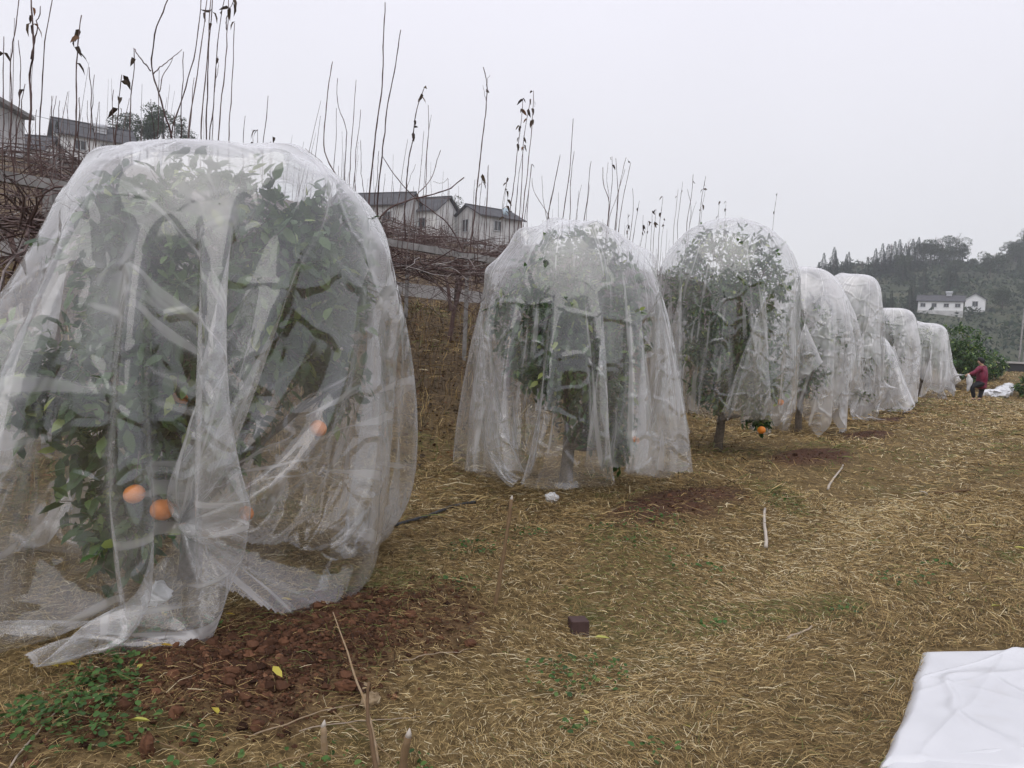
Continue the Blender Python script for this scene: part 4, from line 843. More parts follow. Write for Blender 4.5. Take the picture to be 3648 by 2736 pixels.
# ------------------------------------------------------------------ houses
M['plaster'] = mat_noise('weathered_white_plaster', [(.2, (.45, .45, .45)), (.5, (.68, .68, .67)), (.8, (.78, .78, .77))], .9, .9, 8, .1)
M['grey_plaster'] = mat_noise('grey_stained_plaster', [(.2, (.27, .27, .27)), (.5, (.46, .46, .46)), (.8, (.58, .58, .57))], .8, .9, 8, .1)
M['white_wall'] = mat_noise('clean_white_wall', [(.2, (.66, .67, .68)), (.8, (.80, .80, .80))], .6, .8, 5, .05)
M['pink_wall'] = mat_noise('pinkish_render', [(.2, (.26, .22, .21)), (.8, (.38, .33, .31))], .7, .9, 6, .1)
M['brickwork'] = mat_noise('red_brick_pier', [(.2, (.14, .065, .05)), (.8, (.26, .13, .10))], 3, .9, 6, .2)
M['roof'] = mat_noise('dark_slate_roof', [(.2, (.035, .036, .040)), (.8, (.085, .086, .095))], 1.4, .75, 6, .3)
M['pane'] = mat_noise('dark_window_glass', [(.2, (.012, .014, .017)), (.8, (.04, .045, .05))], 1.5, .12, 3, 0, spec=.6)
M['frame'] = mat_noise('window_frame', [(.2, (.30, .31, .32)), (.8, (.45, .46, .47))], 4, .6, 3, 0)
M['metal'] = mat_noise('dull_metal', [(.2, (.35, .36, .38)), (.8, (.55, .56, .58))], 5, .4, 3, 0, .5)
M['blue_sheet'] = mat_noise('pale_blue_sheet', [(.2, (.38, .48, .55)), (.8, (.48, .58, .64))], 2, .6, 3, 0)
def window(root, wallx, y, z, w, h, axis):
    """a window set into a wall: axis 'y-' faces local -Y, 'x-' local -X, 'x+' local +X"""
    o = empty('window_tmp') if False else None
    t = .07; fr = MB(); pn = MB()
    if axis[0] == 'y':
        s = -1 if axis[1] == '-' else 1; yy = wallx
        for (cx, cz, a, b) in ((y, z + h / 2, w + .16, .08), (y, z - h / 2, w + .22, .10), (y - w / 2, z, .08, h), (y + w / 2, z, .08, h), (y, z, .06, h)): fr.box((cx, yy + s * .05, cz), (a, .14, b))
        pn.box((y, yy + s * .012, z), (w, .03, h))
    else:
        s = -1 if axis[1] == '-' else 1; xx = wallx
        for (cy, cz, a, b) in ((y, z + h / 2, w + .16, .08), (y, z - h / 2, w + .22, .10), (y - w / 2, z, .08, h), (y + w / 2, z, .08, h), (y, z, .06, h)): fr.box((xx + s * .05, cy, cz), (.14, a, b))
        pn.box((xx + s * .012, y, z), (.03, w, h))
    f = fr.build('window', M['frame'], root, False); p = pn.build('pane', M['pane'], f, False); return f
def house(label, loc, yaw, l, w, h, rh, wall='plaster', wins=(), name='house', over=.45, chimney=None, heater=None, base=None, tank=None):
    root = empty(name, loc, yaw); tagp(root, label, 'house', None)
    mb = MB(); X, Y = l / 2, w / 2
    V = [[-X, -Y, -2], [X, -Y, -2], [X, Y, -2], [-X, Y, -2], [-X, -Y, h], [X, -Y, h], [X, Y, h], [-X, Y, h], [-X, 0, h + rh], [X, 0, h + rh]]
    mb.add(V, [np.array([[0, 1, 5, 4], [2, 3, 7, 6], [0, 3, 2, 1]]), np.array([[3, 0, 4], [3, 4, 8], [3, 8, 7], [1, 2, 6], [1, 6, 9], [1, 9, 5]])])
    mb.build('wall', M[wall], root, False)
    for s in (-1, 1):
        k = rh / Y; e = over; P0 = [-X - e, s * (Y + e), h - k * e + .03]; P1 = [X + e, s * (Y + e), h - k * e + .03]; P2 = [X + e, 0, h + rh + .03]; P3 = [-X - e, 0, h + rh + .03]; T = .14
        Vv = np.array([P0, P1, P2, P3, *[[p[0], p[1], p[2] + T] for p in (P0, P1, P2, P3)]]); MB().add(Vv, np.array([[0, 1, 2, 3], [4, 5, 6, 7], [0, 1, 5, 4], [1, 2, 6, 5], [2, 3, 7, 6], [3, 0, 4, 7]])).build('roof', M['roof'], root, False)
    MB().tube([[-X - over, 0, h + rh + .17], [X + over, 0, h + rh + .17]], .12, 6).build('ridge_cap', M['roof'], root)
    for wd_ in wins: window(root, *wd_)
    if base: MB().box((0, 0, -1.2 + base / 2), (l + .1, w + .1, base)).build('ground_floor', M['grey_plaster'], root, False)
    if chimney: MB().box((chimney[0], chimney[1], h + rh), (.5, .5, 1.3)).build('chimney', M[wall], root, False)
    if heater:
        hx, hy, hz_ = heater; hb = MB(); hb.box((hx, hy, hz_), (1.5, 1.2, .08)); o = hb.build('solar_panel', M['metal'], root, False); MB().tube([[hx - .8, hy + .5, hz_ + .35], [hx + .8, hy + .5, hz_ + .35]], .22, 10).build('water_tank', M['metal'], root); MB().box((hx, hy, hz_ - .35), (1.2, .9, .62)).build('stand', M['metal'], root, False)
    if tank: MB().tube([[tank[0], tank[1], tank[2]], [tank[0], tank[1], tank[2] + .9]], .4, 12).build('water_tank', M['blue_sheet'], root)
    return root
def base_at(px, py, d): return at2(px, py, d)
# white gabled house with the solar heater, its neighbours at the far left
house('white gabled house with dark roof and solar water heater, behind the film at left', base_at(200, 352, 90), math.radians(38), 7.5, 4.6, 2.4, 1.7, 'plaster', [(-3.75, -.1, 1.2, .8, 1.3, 'x-'), (-2.3, -1.6, 1.3, 1.1, 1.0, 'y-'), (-2.3, 1.0, 1.3, 1.1, 1.0, 'y-')], heater=(.5, -1.3, 3.75))
house('white house with dark roof and porch near the left edge', base_at(52, 378, 84), math.radians(8), 5.6, 4.6, 2.4, 1.6, 'plaster', [(-2.3, .9, 1.1, 1.3, 1.2, 'y-'), (-2.3, -1.4, 1.0, 1.0, 1.9, 'y-')])
fl = empty('flat_roof_house', at2(-100, 400, 62), math.radians(8)); tagp(fl, 'flat roofed house with a brick pier cut by the left edge', 'house')
MB().box((0, 1.6, 3.2), (6.2, 6, 6.6)).build('wall', M['grey_plaster'], fl, False); MB().box((2.75, -1.72, 2.4), (.62, .6, 5.4)).build('brick_pier', M['brickwork'], fl, False); MB().box((.1, 1.2, 6.72), (7.3, 7.4, .32)).build('roof', M['concrete'], fl, False); MB().box((.0, -1.4, 3.4), (7.0, .9, .25)).build('balcony', M['concrete_pale'], fl, False)
lp = empty('low_shed', at2(175, 402, 62), math.radians(-16)); tagp(lp, 'low pinkish flat topped shed below the white gabled house', 'shed')
MB().box((0, 1.6, .5), (6.4, 3, 2.6)).build('wall', M['pink_wall'], lp, False); MB().box((0, 1.5, 1.9), (6.9, 3.6, .16)).build('roof', M['concrete'], lp, False)
# three houses between the first and second covered trees
house('long grey house with dark roof, behind the gap right of the nearest tree', base_at(808, 505, 98), math.radians(-20), 10.5, 5, 3.2, 1.6, 'grey_plaster', [(-2.5, -3.2, 1.7, 1.1, 1.2, 'y-'), (-2.5, 0.2, 1.7, 1.1, 1.2, 'y-'), (-2.5, 3.2, 1.7, 1.1, 1.2, 'y-')])
house('grey gabled house between the long house and the plain one', base_at(918, 520, 100), math.radians(-28), 6.6, 5.2, 3.4, 1.8, 'plaster', [(-2.6, -1.4, 1.8, 1.0, 1.2, 'y-'), (-2.6, 1.3, 1.8, 1.0, 1.2, 'y-'), (-3.3, 0, 1.9, .9, 1.2, 'x-')], chimney=(-.6, .5))
house('grey plastered house with gable to the front, left of the second wrapped tree', base_at(1052, 545, 100), math.radians(38), 6.4, 5.6, 4.1, 1.3, 'grey_plaster', [(-3.2, .3, 3.0, 1.3, 1.5, 'x-'), (-3.2, .3, .6, 1.3, 1.7, 'x-'), (-2.8, -.6, 3.0, 1.1, 1.2, 'y-')], tank=(1.4, -1.6, 4.6))
# white houses on the hillside
def hill_at(px, py):
    for d in np.arange(100, 290, .5):
        p = at2(px, py, float(d))
        if p.z <= float(hz(np.array([p.x]), np.array([p.y]))[0]): return p
    return at2(px, py, 200)
pA = hill_at(2030, 676); pB = hill_at(2106, 672)
house('long white farmhouse low on the hillside across the valley', pA + Vector((0, 0, .4)), math.radians(-28), pA.y * .050, pA.y * .028, pA.y * .0125, pA.y * .007, 'white_wall', [(-pA.y * .014, pA.y * x, pA.y * .007, pA.y * .0055, pA.y * .0045, 'y-') for x in (-.0195, -.007, .0065, .0190)], base=1.3, heater=(pA.y * .009, -.6, pA.y * .0225), name='farmhouse')
house('small white farmhouse with gabled porch right of the long one on the hill', pB + Vector((0, 0, .4)), math.radians(58), pB.y * .026, pB.y * .022, pB.y * .0125, pB.y * .007, 'white_wall', [(-pB.y * .013, 0, pB.y * .0065, pB.y * .006, pB.y * .006, 'x-'), (-pB.y * .011, 0, pB.y * .006, pB.y * .006, pB.y * .006, 'y-')], base=1.0, name='farmhouse')

# ------------------------------------------------------------------ background trees
M['conifer'] = mat_tint('conifer_needles', [(0, (.010, .024, .014)), (.5, (.024, .046, .026)), (1, (.050, .080, .040))], .8, .2, .1)
M['broadleaf'] = mat_tint('evergreen_leaves', [(0, (.014, .028, .012)), (.5, (.034, .060, .024)), (1, (.080, .105, .04))], .7, .3, .15)
M['baretwig'] = mat_tint('bare_twigs', [(0, (.05, .04, .036)), (.5, (.10, .08, .07)), (1, (.17, .13, .10))], .9, .1)
M['scrub'] = mat_tint('hill_scrub', [(0, (.010, .024, .014)), (.45, (.026, .048, .026)), (.8, (.050, .074, .036)), (1, (.11, .10, .055))], .85, .15, .1)
QUAD = (np.array([[0, -.5, 0], [.5, -.35, .08], [1, 0, 0], [.5, .35, -.08]], float) * np.array([1, 1, 1]), np.array([[0, 1, 2], [0, 2, 3]]))
def conifer_mesh(seed, H=9.0, R=2.5, n=3200):
    r = np.random.default_rng(seed); t = r.random(n) ** 1.25; z = H * (.08 + .92 * t); lay = .75 + .25 * np.sin(z * 3.1 + r.random() * 6); rad = R * (1 - t) ** 1.15 * lay * r.uniform(.2, 1.05, n) + .02; a = r.random(n) * 6.28
    P = np.stack([np.cos(a) * rad, np.sin(a) * rad, z - rad * .18], 1); D = np.stack([np.cos(a), np.sin(a), r.uniform(-.5, .15, n)], 1); W, FT = scatter(P, D, r.uniform(.25, .65, n) * (H / 9) * (.35 + .65 * (1 - t)), (QUAD[0] * [1, .5, 1], QUAD[1]), r, .6)
    return mesh_np('crown', W, FT, False, {'tint': np.repeat(np.clip(r.normal(.45, .2, n), 0, 1), 4)})
def broad_mesh(seed, H=7.0, R=2.6, n=3000, leaf=.34):
    r = np.random.default_rng(seed); nb = 12; c = r.normal(0, 1, (nb, 3)) * np.array([R * .42, R * .42, H * .16]) + [0, 0, H * .66]; rb = r.uniform(.35, .6, nb) * R; k = r.integers(0, nb, n); d = r.normal(0, 1, (n, 3)); d /= np.linalg.norm(d, axis=1, keepdims=True)
    P = c[k] + d * (rb[k] * r.uniform(.6, 1.05, n))[:, None] * [1, 1, .8]; W, FT = scatter(P, d + r.normal(0, .5, d.shape), r.uniform(.6, 1.3, n) * leaf, (QUAD[0] * [1, .7, 1], QUAD[1]), r, .7)
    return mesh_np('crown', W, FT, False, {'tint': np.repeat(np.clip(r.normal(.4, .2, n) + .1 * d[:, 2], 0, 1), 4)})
def bare_mesh(seed, H=8.0):
    r = np.random.default_rng(seed); mb = MB()
    def grow(p, d, L, rad, lev):
        e = p + d * L; mb.tube([p, (p + e) / 2 + r.normal(0, L * .05, 3), e], [rad, rad * .85, rad * .7], 3, r.uniform(.2, .8), cap=False)
        if lev == 0: return
        for q in range(3 if lev > 1 else 4):
            nd = d + r.normal(0, .48, 3); nd[2] = max(nd[2], -.1) + .12; nd /= np.linalg.norm(nd); grow(p + d * L * r.uniform(.55, 1), nd, L * r.uniform(.55, .8), rad * .62, lev - 1)
    grow(np.array([0, 0, H * .22]), np.array([0, 0, 1.0]), H * .25, .09, 5); return mb.mesh('crown', False)
def trunk_mesh(H, rad=.13): return MB().tube([[0, 0, -.6], [0.02, 0, H * .4], [0, .02, H * .8]], [rad * 1.2, rad, rad * .4], 6, .3).mesh('trunk')
CON = [conifer_mesh(s) for s in (1, 2, 3)]; BRO = [broad_mesh(s) for s in (4, 5, 6)]; BARE = [bare_mesh(s) for s in (7, 8, 9)]; TRK = trunk_mesh(8)
for m_ in CON: m_.materials.append(M['conifer'])
for m_ in BRO: m_.materials.append(M['broadleaf'])
for m_ in BARE: m_.materials.append(M['baretwig'])
TRK.materials.append(M['baretwig'])
rt = np.random.default_rng(77)
def tree(name, mesh, loc, s, label, group, sx=1.0):
    root = empty(name, loc, rt.random() * 6.28); root.scale = (s * sx, s * sx, s); tagp(root, label, 'tree', group); link('crown', mesh, None, root); link('trunk', TRK, None, root); return root
# left, among and behind the houses
tree('conifer_tree', CON[0], at2(122, 372, 86), .60, 'dark pointed conifer between the two white houses at left', 'trees behind the orchard', 1.0)
for k, (px, py, d, s, kind, lb) in enumerate([(275, 330, 108, .72, 'B', 'dark bushy tree just right of the gabled house'), (318, 335, 112, .80, 'B', 'dark bushy tree with rusty leaves above the film at left'), (352, 335, 115, .95, 'B', 'tallest dark round tree above the nearest film cover'), (390, 338, 114, .6, 'B', 'low dark tree at the right of the tree clump above the film'), (425, 345, 116, .42, 'B', 'last small dark bush of the clump above the film'),
    (78, 352, 96, .55, 'N', 'bare tree behind the white house at the left edge'), (108, 355, 98, .50, 'N', 'bare thin tree left of the pointed conifer'), (25, 335, 100, .7, 'N', 'bare tall tree at the very left'), (965, 505, 104, .62, 'B', 'dark leafy tree between the two grey houses'), (985, 520, 103, .40, 'N', 'bare small tree before the plain grey house'), (945, 520, 99, .35, 'N', 'bare small tree beside the gabled grey house'), (232, 350, 100, .45, 'B', 'rusty small tree under the solar heater')]):
    tree({'B': 'evergreen_tree', 'N': 'bare_tree'}[kind], (BRO if kind == 'B' else BARE)[k % 3], at2(px, py, d), s, lb, 'trees behind the orchard')
for k in range(16):
    u0 = -7 + k * 2.6 + rt.normal(0, .4); x, y = xy_of(u0, -9.7 + rt.normal(0, .25)); tree('bare_shrub', BARE[k % 3], (x, y, g1(x, y) - .1), rt.uniform(.24, .36), 'bare twiggy shrub against the low concrete wall, %s from the left' % (ORD + ['twelfth', 'thirteenth', 'fourteenth', 'fifteenth', 'sixteenth'])[k], 'bare shrubs along the low wall', 1.3)
# hill: scrub as one mass, skyline and slope trees one by one
def hill_scrub():
    r = np.random.default_rng(91); n = 85000; x = r.uniform(20, 330, n); y = r.uniform(100, 300, n); vis = x / y < .85; x, y = x[vis], y[vis]; z = hz(x, y); cl = vnoise(x * .09, y * .09) * .6 + vnoise(x * .31, y * .31) * .4
    k = r.random(len(x)) < .35 + .9 * cl; x, y, z, cl = x[k], y[k], z[k], cl[k]; n = len(x); hgt = r.random(n) ** 2 * (.6 + 3.0 * cl ** 2)
    D = r.normal(0, 1, (n, 3)); W, FT = scatter(np.stack([x, y, z + hgt], 1), D, r.uniform(.5, 1.5, n) * (.6 + cl), (QUAD[0] * [1, .8, 1], QUAD[1]), r, .8)
    tagp(link('hill_scrub', mesh_np('hill_scrub', W, FT, False, {'tint': np.repeat(np.clip(r.normal(.42, .2, n) + .35 * (vnoise(x * .05 + 9, y * .12) - .5), 0, 1), 4)}), M['scrub']), 'dense scrub and terraced bushes covering the hillside', kind='stuff')
hill_scrub()
nC = 0
def hill_tree(px, d, s, kind, lb, g='trees on the hill across the valley', sx=1.0):
    k = (px / 2.16 - 512) / F; x = k * d; z = float(hz(np.array([x]), np.array([d]))[0])
    return tree({'C': 'conifer_tree', 'B': 'evergreen_tree', 'N': 'bare_tree'}[kind], {'C': CON, 'B': BRO, 'N': BARE}[kind][int(rt.integers(0, 3))], (x, d, z - .3), s, lb, g, sx)
RIDGE_T = [(1752, 250, 1.1, 'C'), (1762, 258, 1.3, 'C'), (1783, 262, 1.3, 'C'), (1775, 250, 1.0, 'C'), (1790, 255, .85, 'C'), (1803, 252, .9, 'C'), (1815, 262, 1.0, 'C'), (1832, 258, .8, 'N'), (1845, 262, .9, 'N'), (1858, 268, .9, 'N'), (1872, 262, 1.0, 'C'), (1886, 258, 1.35, 'C'), (1898, 262, 1.1, 'C'), (1912, 268, 1.2, 'C'), (1922, 260, 1.4, 'C'), (1935, 265, 1.1, 'C'), (1950, 262, 1.35, 'C'), (1962, 270, 1.2, 'C'), (1940, 278, 1.7, 'N'), (1925, 280, 1.5, 'N'), (1905, 280, 1.4, 'N'), (1975, 278, 1.9, 'B'), (1990, 276, 2.0, 'B'), (1998, 280, 1.9, 'N'), (2012, 278, 1.9, 'N'), (2030, 276, 2.0, 'B'), (2042, 280, 2.1, 'N'), (2058, 276, 1.8, 'N'), (2050, 274, 1.4, 'B'), (2015, 272, 1.4, 'B'), (2085, 280, .6, 'B'), (2105, 280, .5, 'B'), (2130, 282, .7, 'N'), (2160, 280, 1.0, 'B'), (2172, 278, 1.5, 'B'), (2185, 280, 1.9, 'N'), (2200, 278, 1.6, 'C'), (2210, 276, 1.9, 'B'), (2225, 276, 2.0, 'C'), (2245, 276, 1.9, 'B'), (2195, 270, 1.3, 'B')]
cntk = {}
for px, d, s, kind in sorted(RIDGE_T):
    s = min(s, 1.2 + .3 * (s - 1.2)) if s > 1.2 else s
    cntk[kind] = cntk.get(kind, 0) + 1; od = ORD[cntk[kind] - 1] if cntk[kind] <= 11 else {12: 'twelfth', 13: 'thirteenth', 14: 'fourteenth', 15: 'fifteenth', 16: 'sixteenth', 17: 'seventeenth', 18: 'eighteenth', 19: 'nineteenth', 20: 'twentieth'}[cntk[kind]]
    hill_tree(px, d, s, kind, {'C': 'dark pointed conifer', 'B': 'dark rounded tree', 'N': 'bare brown tree'}[kind] + ' on the far ridge, ' + od + ' of its kind from the left', sx=1.25 if kind == 'C' else 1.0)
for k in range(95):
    px = rt.uniform(1740, 2260); d = rt.uniform(165, 268); s = rt.uniform(.55, 1.15)
    if px > 1990 and rt.random() < .55: continue
    if 1960 < px < 2130 and 150 < d < 215: continue
    kind = 'C' if (px < 1985 and rt.random() < .75) else ('B' if rt.random() < .7 else 'C')
    hill_tree(px, d, s, kind, {'C': 'dark pointed conifer on the slope of the far hill', 'B': 'dark rounded tree on the slope of the far hill'}[kind], 'trees on the hill across the valley')
# uncovered citrus behind the person and shrubs beyond
def gbase(px, d): k = (px / 2.16 - 512) / F; return (k * d, d, g1(k * d, d))
citrus('citrus_tree', gbase(2062, 33), [(0, 0, 1.75, 1.35, 1.2, 1.15, 4), (.5, .3, 1.1, 1.3, 1.2, .85, 3), (-.6, .2, 1.2, 1.1, 1.1, 1.0, 2)], 560, .16, 71, 'green uncovered citrus tree behind the person', 0, [])
citrus('citrus_tree', gbase(2125, 36), [(0, 0, .75, 1.1, 1.0, .75, 4), (.7, .1, .5, .8, .7, .5, 2)], 260, .17, 72, 'lower green uncovered citrus right behind the person', 0, [])
citrus('citrus_tree', gbase(2225, 31), [(0, 0, .5, .7, .6, .55, 4)], 90, .15, 73, 'small dark citrus bush at the right edge of the field', 0, [])
# water tank and utility pole
tk = empty('concrete_tank', gbase(2196, 44), math.radians(-8)); tagp(tk, 'grey concrete tank with a white rim at the right edge', 'water tank')
MB().box((.6, .5, .18), (2.6, 1.6, .75)).build('basin', M['hose'], tk, False); MB().box((.6, .45, .60), (2.75, 1.8, .10)).build('rim', M['concrete_pale'], tk, False); MB().box((1.3, .9, .92), (1.3, .14, .60)).build('back_panel', M['concrete'], tk, False)
a = at2(2202, 772, 46); b = at2(2216, 640, 46.2); tagp(MB().tube([list(a - (b - a) * .3), list(a), list(b)], [.05, .047, .04], 8).build('utility_pole', M['concrete']), 'grey concrete utility pole leaning at the right edge', 'pole')
a, b = at2(-60, 215, 45), at2(560, 345, 60); P = [list(a.lerp(b, t) - Vector((0, 0, 1.2 * t * (1 - t)))) for t in np.linspace(0, 1, 14)]; tagp(MB().tube(P, .012, 4).build('power_cable', M['hose']), 'thin black cable sagging across the sky at left', 'cable')

# ------------------------------------------------------------------ the person pulling the last film
M['skin'] = mat_noise('skin', [(.3, (.40, .24, .17)), (.7, (.50, .31, .22))], 20, .55, 3, 0)
M['jacket'] = mat_noise('maroon_quilted_jacket', [(.3, (.10, .008, .026)), (.7, (.21, .022, .055))], 14, .6, 4, .4, .02)
M['trousers'] = mat_noise('black_trousers', [(.3, (.006, .006, .008)), (.7, (.016, .016, .020))], 12, .8, 4, .2)
M['shoe'] = mat_noise('dark_shoes', [(.3, (.015, .013, .015)), (.7, (.05, .045, .05))], 20, .6, 3, 0)
M['hair'] = mat_noise('black_hair', [(.3, (.006, .006, .007)), (.7, (.02, .02, .022))], 40, .5, 4, .3)
PD = 25.8
def pp(px, py, dd=0.0): return np.array(at(px, py, PD + dd))
hip, chest, neck, head = pp(981.5, 382), pp(982.6, 372), pp(982.0, 365.6), pp(980.4, 362.0)
shL, shR = pp(980.0, 367.5, -.16), pp(984.6, 367.8, .16)
elL, waL = pp(974.5, 372.6, -.14), np.array(HAND) + [.05, 0, .03]
elR, waR = pp(978.5, 374.5, .22), np.array(HAND) + [.10, .10, .02]
hpL, hpR = pp(979.6, 383.0, -.10), pp(983.0, 383.2, .10)
knL, anL, toL = pp(971.8, 386.8, -.16), pp(974.4, 396.3, -.12), pp(971.0, 399.2, -.14)
knR, anR, toR = pp(981.2, 393.0, .06), pp(979.2, 402.2, .02), pp(976.2, 404.0, -.02)
for A_ in (toL, toR, anL, anR):
    pass
zf = g1(anR[0], anR[1]); sh_ = zf + .07 - anR[2]
for A_ in (anR, toR, knR): A_[2] += sh_ * (1 if A_ is not knR else .5)
zl = g1(anL[0], anL[1]); anL[2] = zl + .08; toL[2] = zl + .04; toR[2] = g1(toR[0], toR[1]) + .04
def skin_mesh(name, chains, mat, parent, root_at=None, sub=2):
    """chains: lists of (point, radius) that share joints; grown into one continuous surface"""
    V = []; R_ = []; E = []; idx = {}
    for ch in chains:
        prev = None
        for (p, rad) in ch:
            key = tuple(np.round(p, 4))
            if key not in idx: idx[key] = len(V); V.append(tuple(p)); R_.append(rad)
            if prev is not None and prev != idx[key]: E.append((prev, idx[key]))
            prev = idx[key]
    me = bpy.data.meshes.new(name); me.from_pydata(V, E, []); o = link(name, me, None, parent)
    o.modifiers.new('skin', 'SKIN'); sv = me.skin_vertices[0].data if me.skin_vertices else None
    if sv is None:
        bpy.context.view_layer.objects.active = o; me.skin_vertices
    for k, rad in enumerate(R_): me.skin_vertices[0].data[k].radius = rad if isinstance(rad, tuple) else (rad, rad)
    me.skin_vertices[0].data[0].use_root = True
    sb = o.modifiers.new('sub', 'SUBSURF'); sb.levels = sub; sb.render_levels = sub; o.modifiers['skin'].use_smooth_shade = True
    dg = bpy.context.evaluated_depsgraph_get(); em = bpy.data.meshes.new_from_object(o.evaluated_get(dg)); em.name = name; o.modifiers.clear(); o.data = em; em.materials.clear(); em.materials.append(mat); return o
per = empty('person', (hip[0], hip[1], zf)); tagp(per, 'person in maroon jacket and black trousers pulling on a plastic film', 'person')
L_ = np.array(per.location)
def sk(name, chains, mat, sub=2): return skin_mesh(name, [[(np.asarray(p) - L_, r) for p, r in ch] for ch in chains], mat, per, sub=sub)
mid = lambda a, b, t=.5: a + (b - a) * t
def fingers(w, dirv):
    out = []; dv_ = np.array(dirv) / np.linalg.norm(dirv)
    for k in range(4):
        o_ = np.array([0, .022 * (k - 1.5), 0]); a0 = w + dv_ * .06 + o_; out.append([(w + dv_ * .05, .026), (a0, .012), (a0 + dv_ * .03 + [0, 0, -.02], .010), (a0 + dv_ * .02 + [0, 0, -.05], .009)])
    out.append([(w + dv_ * .05, .026), (w + dv_ * .055 + [0, -.04, .01], .012), (w + dv_ * .08 + [0, -.045, -.015], .010)]); return out
body = [[(hip, .08), (mid(hip, chest), .09), (chest, .11), (neck, .055), (mid(neck, head, .5), .06), (head, .088), (head + [-.01, 0, .07], .07)]]
for sh, el, wa in ((shL, elL, waL), (shR, elR, waR)):
    body.append([(chest, .11), (sh, .055), (el, .045), (wa, .03), (wa + (wa - el) / np.linalg.norm(wa - el) * .05, .026)]); body += fingers(wa, wa - el)
for hp, kn, an, to in ((hpL, knL, anL, toL), (hpR, knR, anR, toR)): body.append([(hip, .08), (hp, .06), (kn, .058), (an, .038), (to, .03)])
body.append([(head, .088), (head + [-.085, 0, -.005], .022)])
sk('body', body, M['skin'])
jk = [[(mid(hip, chest, -.75), .185), (mid(hip, chest, -.35), .185), (mid(hip, chest, .25), .175), (chest, .175), (neck - [0, 0, .02], .09)]]
for sh, el, wa in ((shL, elL, waL), (shR, elR, waR)): jk.append([(chest, .175), (sh, .095), (mid(sh, el), .078), (el, .070), (mid(el, wa, .88), .052)])
sk('jacket', jk, M['jacket'])
tr_ = [[(mid(hip, chest, .45), .13), (mid(hip, chest, .1), .15), (hip - [0, 0, .05], .16)]]
for hp, kn, an in ((hpL, knL, anL), (hpR, knR, anR)): tr_.append([(hip - [0, 0, .05], .16), (hp - [0, 0, .04], .125), (mid(hp, kn, .5), .105), (kn, .080), (mid(kn, an, .5), .070), (mid(kn, an, .93), .062)])
sk('trousers', tr_, M['trousers'])
for an, to in ((anL, toL), (anR, toR)): sk('shoe', [[(an + [.03, 0, -.02], .045), (mid(an, to, .5) - [0, 0, .02], .045), (to - [0, 0, .005], .036)]], M['shoe'])
sk('hair', [[(head + [.055, .015, -.07], .07), (head + [.05, .015, .0], .115), (head + [.03, .01, .06], .125), (head + [-.05, 0, .10], .085), (head + [-.09, 0, .09], .04)]], M['hair'])

# ------------------------------------------------------------------ loose white film
M['white_film'] = mat_noise('opaque_white_film', [(.25, (.47, .46, .45)), (.38, (.54, .55, .57)), (.7, (.62, .63, .65))], 2.2, .30, 4, 0, spec=.4)
_m = M['white_film']; _nt = _m.node_tree; _b = _nt.nodes['Principled BSDF']; _t = _nt.nodes.new('ShaderNodeTexCoord'); _mp = _nt.nodes.new('ShaderNodeMapping'); _mp.inputs['Scale'].default_value = (1.0, 2.6, 1.0); _mp.inputs['Rotation'].default_value = (0, 0, .5); _nt.links.new(_t.outputs['Object'], _mp.inputs[0])
_n1 = _nt.nodes.new('ShaderNodeTexNoise'); _n1.noise_type = 'RIDGED_MULTIFRACTAL'; _n1.inputs['Scale'].default_value = 1.5; _n1.inputs['Detail'].default_value = 2.5; _n1.inputs['Distortion'].default_value = .6; _nt.links.new(_mp.outputs[0], _n1.inputs['Vector'])
_b2 = bump_node(_nt, _b, _n1.outputs['Fac'], .3, .03)
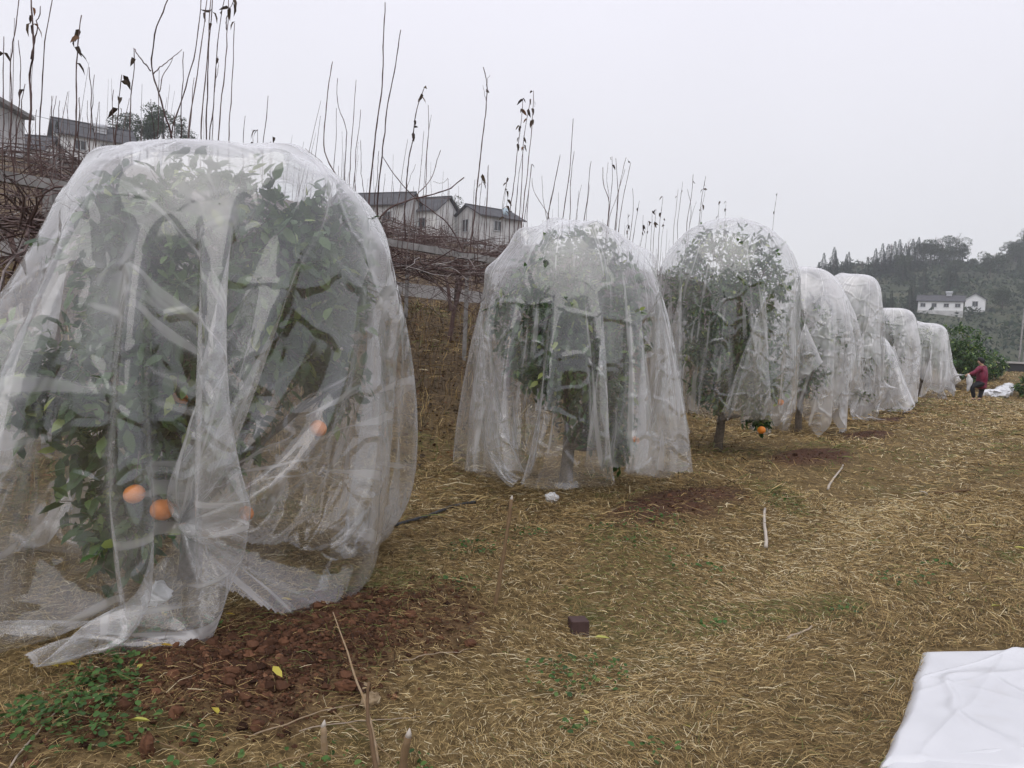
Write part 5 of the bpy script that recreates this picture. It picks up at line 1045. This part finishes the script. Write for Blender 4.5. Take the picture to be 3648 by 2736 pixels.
def film_slab(name, quad, thick, seed, parent, res=70, amp=.02, fold=None, lift=0.0):
    """a folded stack of film: top surface with soft folds and a rounded turned-down edge"""
    r = np.random.default_rng(seed); s = np.linspace(0, 1, res); S_, T_ = np.meshgrid(s, s, indexing='ij'); q = [np.array([p.x, p.y]) for p in quad]
    XY = ((1 - S_) * (1 - T_))[..., None] * q[0] + (S_ * (1 - T_))[..., None] * q[1] + (S_ * T_)[..., None] * q[2] + ((1 - S_) * T_)[..., None] * q[3]
    XY = XY + np.stack([fbm(XY[..., 0] * 2.3 + seed, XY[..., 1] * 2.3, 3), fbm(XY[..., 0] * 2.3, XY[..., 1] * 2.3 + 5 + seed, 3)], -1) * .09
    ed = np.minimum(np.minimum(S_, 1 - S_), np.minimum(T_, 1 - T_)); rim = 1 - (1 - np.clip(ed / .05, 0, 1)) ** 2.4; gzv = gz(XY[..., 0].ravel(), XY[..., 1].ravel(), False).reshape(S_.shape)
    w = np.abs(fbm(XY[..., 0] * 1.5 + 3 * seed, XY[..., 1] * 1.1, 3)); ridge_ = np.exp(-(w / .022) ** 2); z = gzv + lift + thick * rim + amp * rim * (fbm(XY[..., 0] * 1.6, XY[..., 1] * 1.6 + seed, 2) * 1.8 + .35 * ridge_)
    if fold is not None:
        for (a, b, c_, hgt, wid, stp) in fold: dd = (a * S_ + b * T_ - c_) + .02 * fbm(S_ * 4 + c_ * 9, T_ * 4, 2); z = z + hgt * np.exp(-np.abs(dd / wid)) * rim + hgt * stp * sstep(-wid, wid, dd) * rim
    V = np.concatenate([XY, z[..., None]], -1).reshape(-1, 3); i = np.arange(res - 1)[:, None] * res; j = np.arange(res - 1)[None]; FQ = np.stack([i + j, i + res + j, i + res + j + 1, i + j + 1], -1).reshape(-1, 4)
    bd = np.concatenate([np.arange(res), np.arange(1, res) * res + res - 1, (res - 1) * res + np.arange(res - 2, -1, -1), np.arange(res - 2, 0, -1) * res]); nb = len(bd); n0 = len(V); low = V[bd].copy(); low[:, 2] = np.minimum(low[:, 2] - .01, gz(low[:, 0], low[:, 1]) + lift - .005); V = np.vstack([V, low]); k = np.arange(nb); FS = np.stack([bd[k], bd[(k + 1) % nb], n0 + (k + 1) % nb, n0 + k], -1)
    return link(name, mesh_np(name, V, [FQ, FS]), M['white_film'], parent)
stk = empty('film_stack', gpt(960, 700)); tagp(stk, 'folded stack of opaque white plastic film at the bottom right corner', 'plastic film'); inv = stk.matrix_basis.inverted()
def child_world(o, par): o.matrix_parent_inverse = Matrix.Translation(-Vector(par.location)); return o
q1 = [gpt(905, 700, .05), gpt(928, 645, .05), gpt(1150, 655, .05), gpt(1200, 745, .05)]; q0 = [gpt(868, 800, .03), gpt(890, 738, .03), gpt(1190, 760, .03), gpt(1230, 840, .03)]
qm = [gpt(878, 765, .04), gpt(926, 646, .04), gpt(1160, 650, .04), gpt(1220, 800, .04)]
child_world(film_slab('film_layer', qm, .022, 3, stk, 160, .03, [(-1.0, .9, -.62, .010, .010, 1.2), (-1.0, .55, -.52, .005, .03, .4), (.9, .5, .62, .006, .03, 0), (-.25, 1.0, .12, .005, .03, .5)]), stk)
child_world(film_slab('film_layer', q0, .018, 5, stk, 110, .025, [(.3, 1.0, .30, .006, .03, 0), (1.0, -.6, .55, .006, .03, 0)], .028), stk)
# crumpled film beside the person
def crumple(pts, wid, seed, label):
    r = np.random.default_rng(seed); P = wiggle(pts, .02, 26, r); V, FQ, FT = tube_np(P, wid * (.55 + .45 * np.sin(np.linspace(.25, 2.9, 26))), 18, True); V = V + np.stack([fbm(V[:, 0] * 6 + k * 9, V[:, 1] * 6 + V[:, 2] * 9, 4) for k in range(3)], 1) * wid * 1.3
    g = gz(V[:, 0], V[:, 1]); V[:, 2] = np.maximum(g + .01, g + (V[:, 2] - g) * .75); b0 = V.mean(0); b0[2] = g.min(); o = link('crumpled_film', mesh_np('crumpled_film', V - b0, [FQ, FT], False), M['white_film'], None, tuple(b0)); return tagp(o, label, 'plastic film')
a = [gpt(983, 397), gpt(991, 396), gpt(999, 398), gpt(1009, 396)]; crumple([[p.x, p.y, p.z + .10] for p in a], .26, 4, 'crumpled white plastic film on the ground behind the person')
tl_ = gpt(964, 395); tw_ = np.array(HAND); P = wiggle([tw_ + [.02, 0, .02], tw_ + [.09, 0, -.15], tw_ + [.10, .02, -.38], tw_ + [.06, .02, -.55]], .02, 12); V, FQ, FT = tube_np(P, [.03, .05, .07, .085, .09, .09, .085, .08, .07, .06, .04, .015], 12, True); V += np.stack([fbm(V[:, 0] * 9 + k, V[:, 2] * 9, 3) for k in range(3)], 1) * .05
tagp(link('film_tail', mesh_np('film_tail', V, [FQ, FT]), M['white_film']), 'bunched white end of film hanging from the hand of the person', 'plastic film')

# ------------------------------------------------------------------ thin winter haze
M_h = bpy.data.materials.new('haze_air'); M_h.use_nodes = True; nt = M_h.node_tree; nt.nodes.clear(); vo = nt.nodes.new('ShaderNodeOutputMaterial'); pv = nt.nodes.new('ShaderNodeVolumePrincipled'); pv.inputs['Color'].default_value = (.88, .92, .98, 1); pv.inputs['Density'].default_value = .00075; pv.inputs['Anisotropy'].default_value = .2; nt.links.new(pv.outputs[0], vo.inputs['Volume'])
hb = MB().box((147, 150, 27.5), (600, 680, 115)); tagp(hb.build('haze', M_h, smooth=False), 'thin pale winter haze over the valley', kind='stuff')
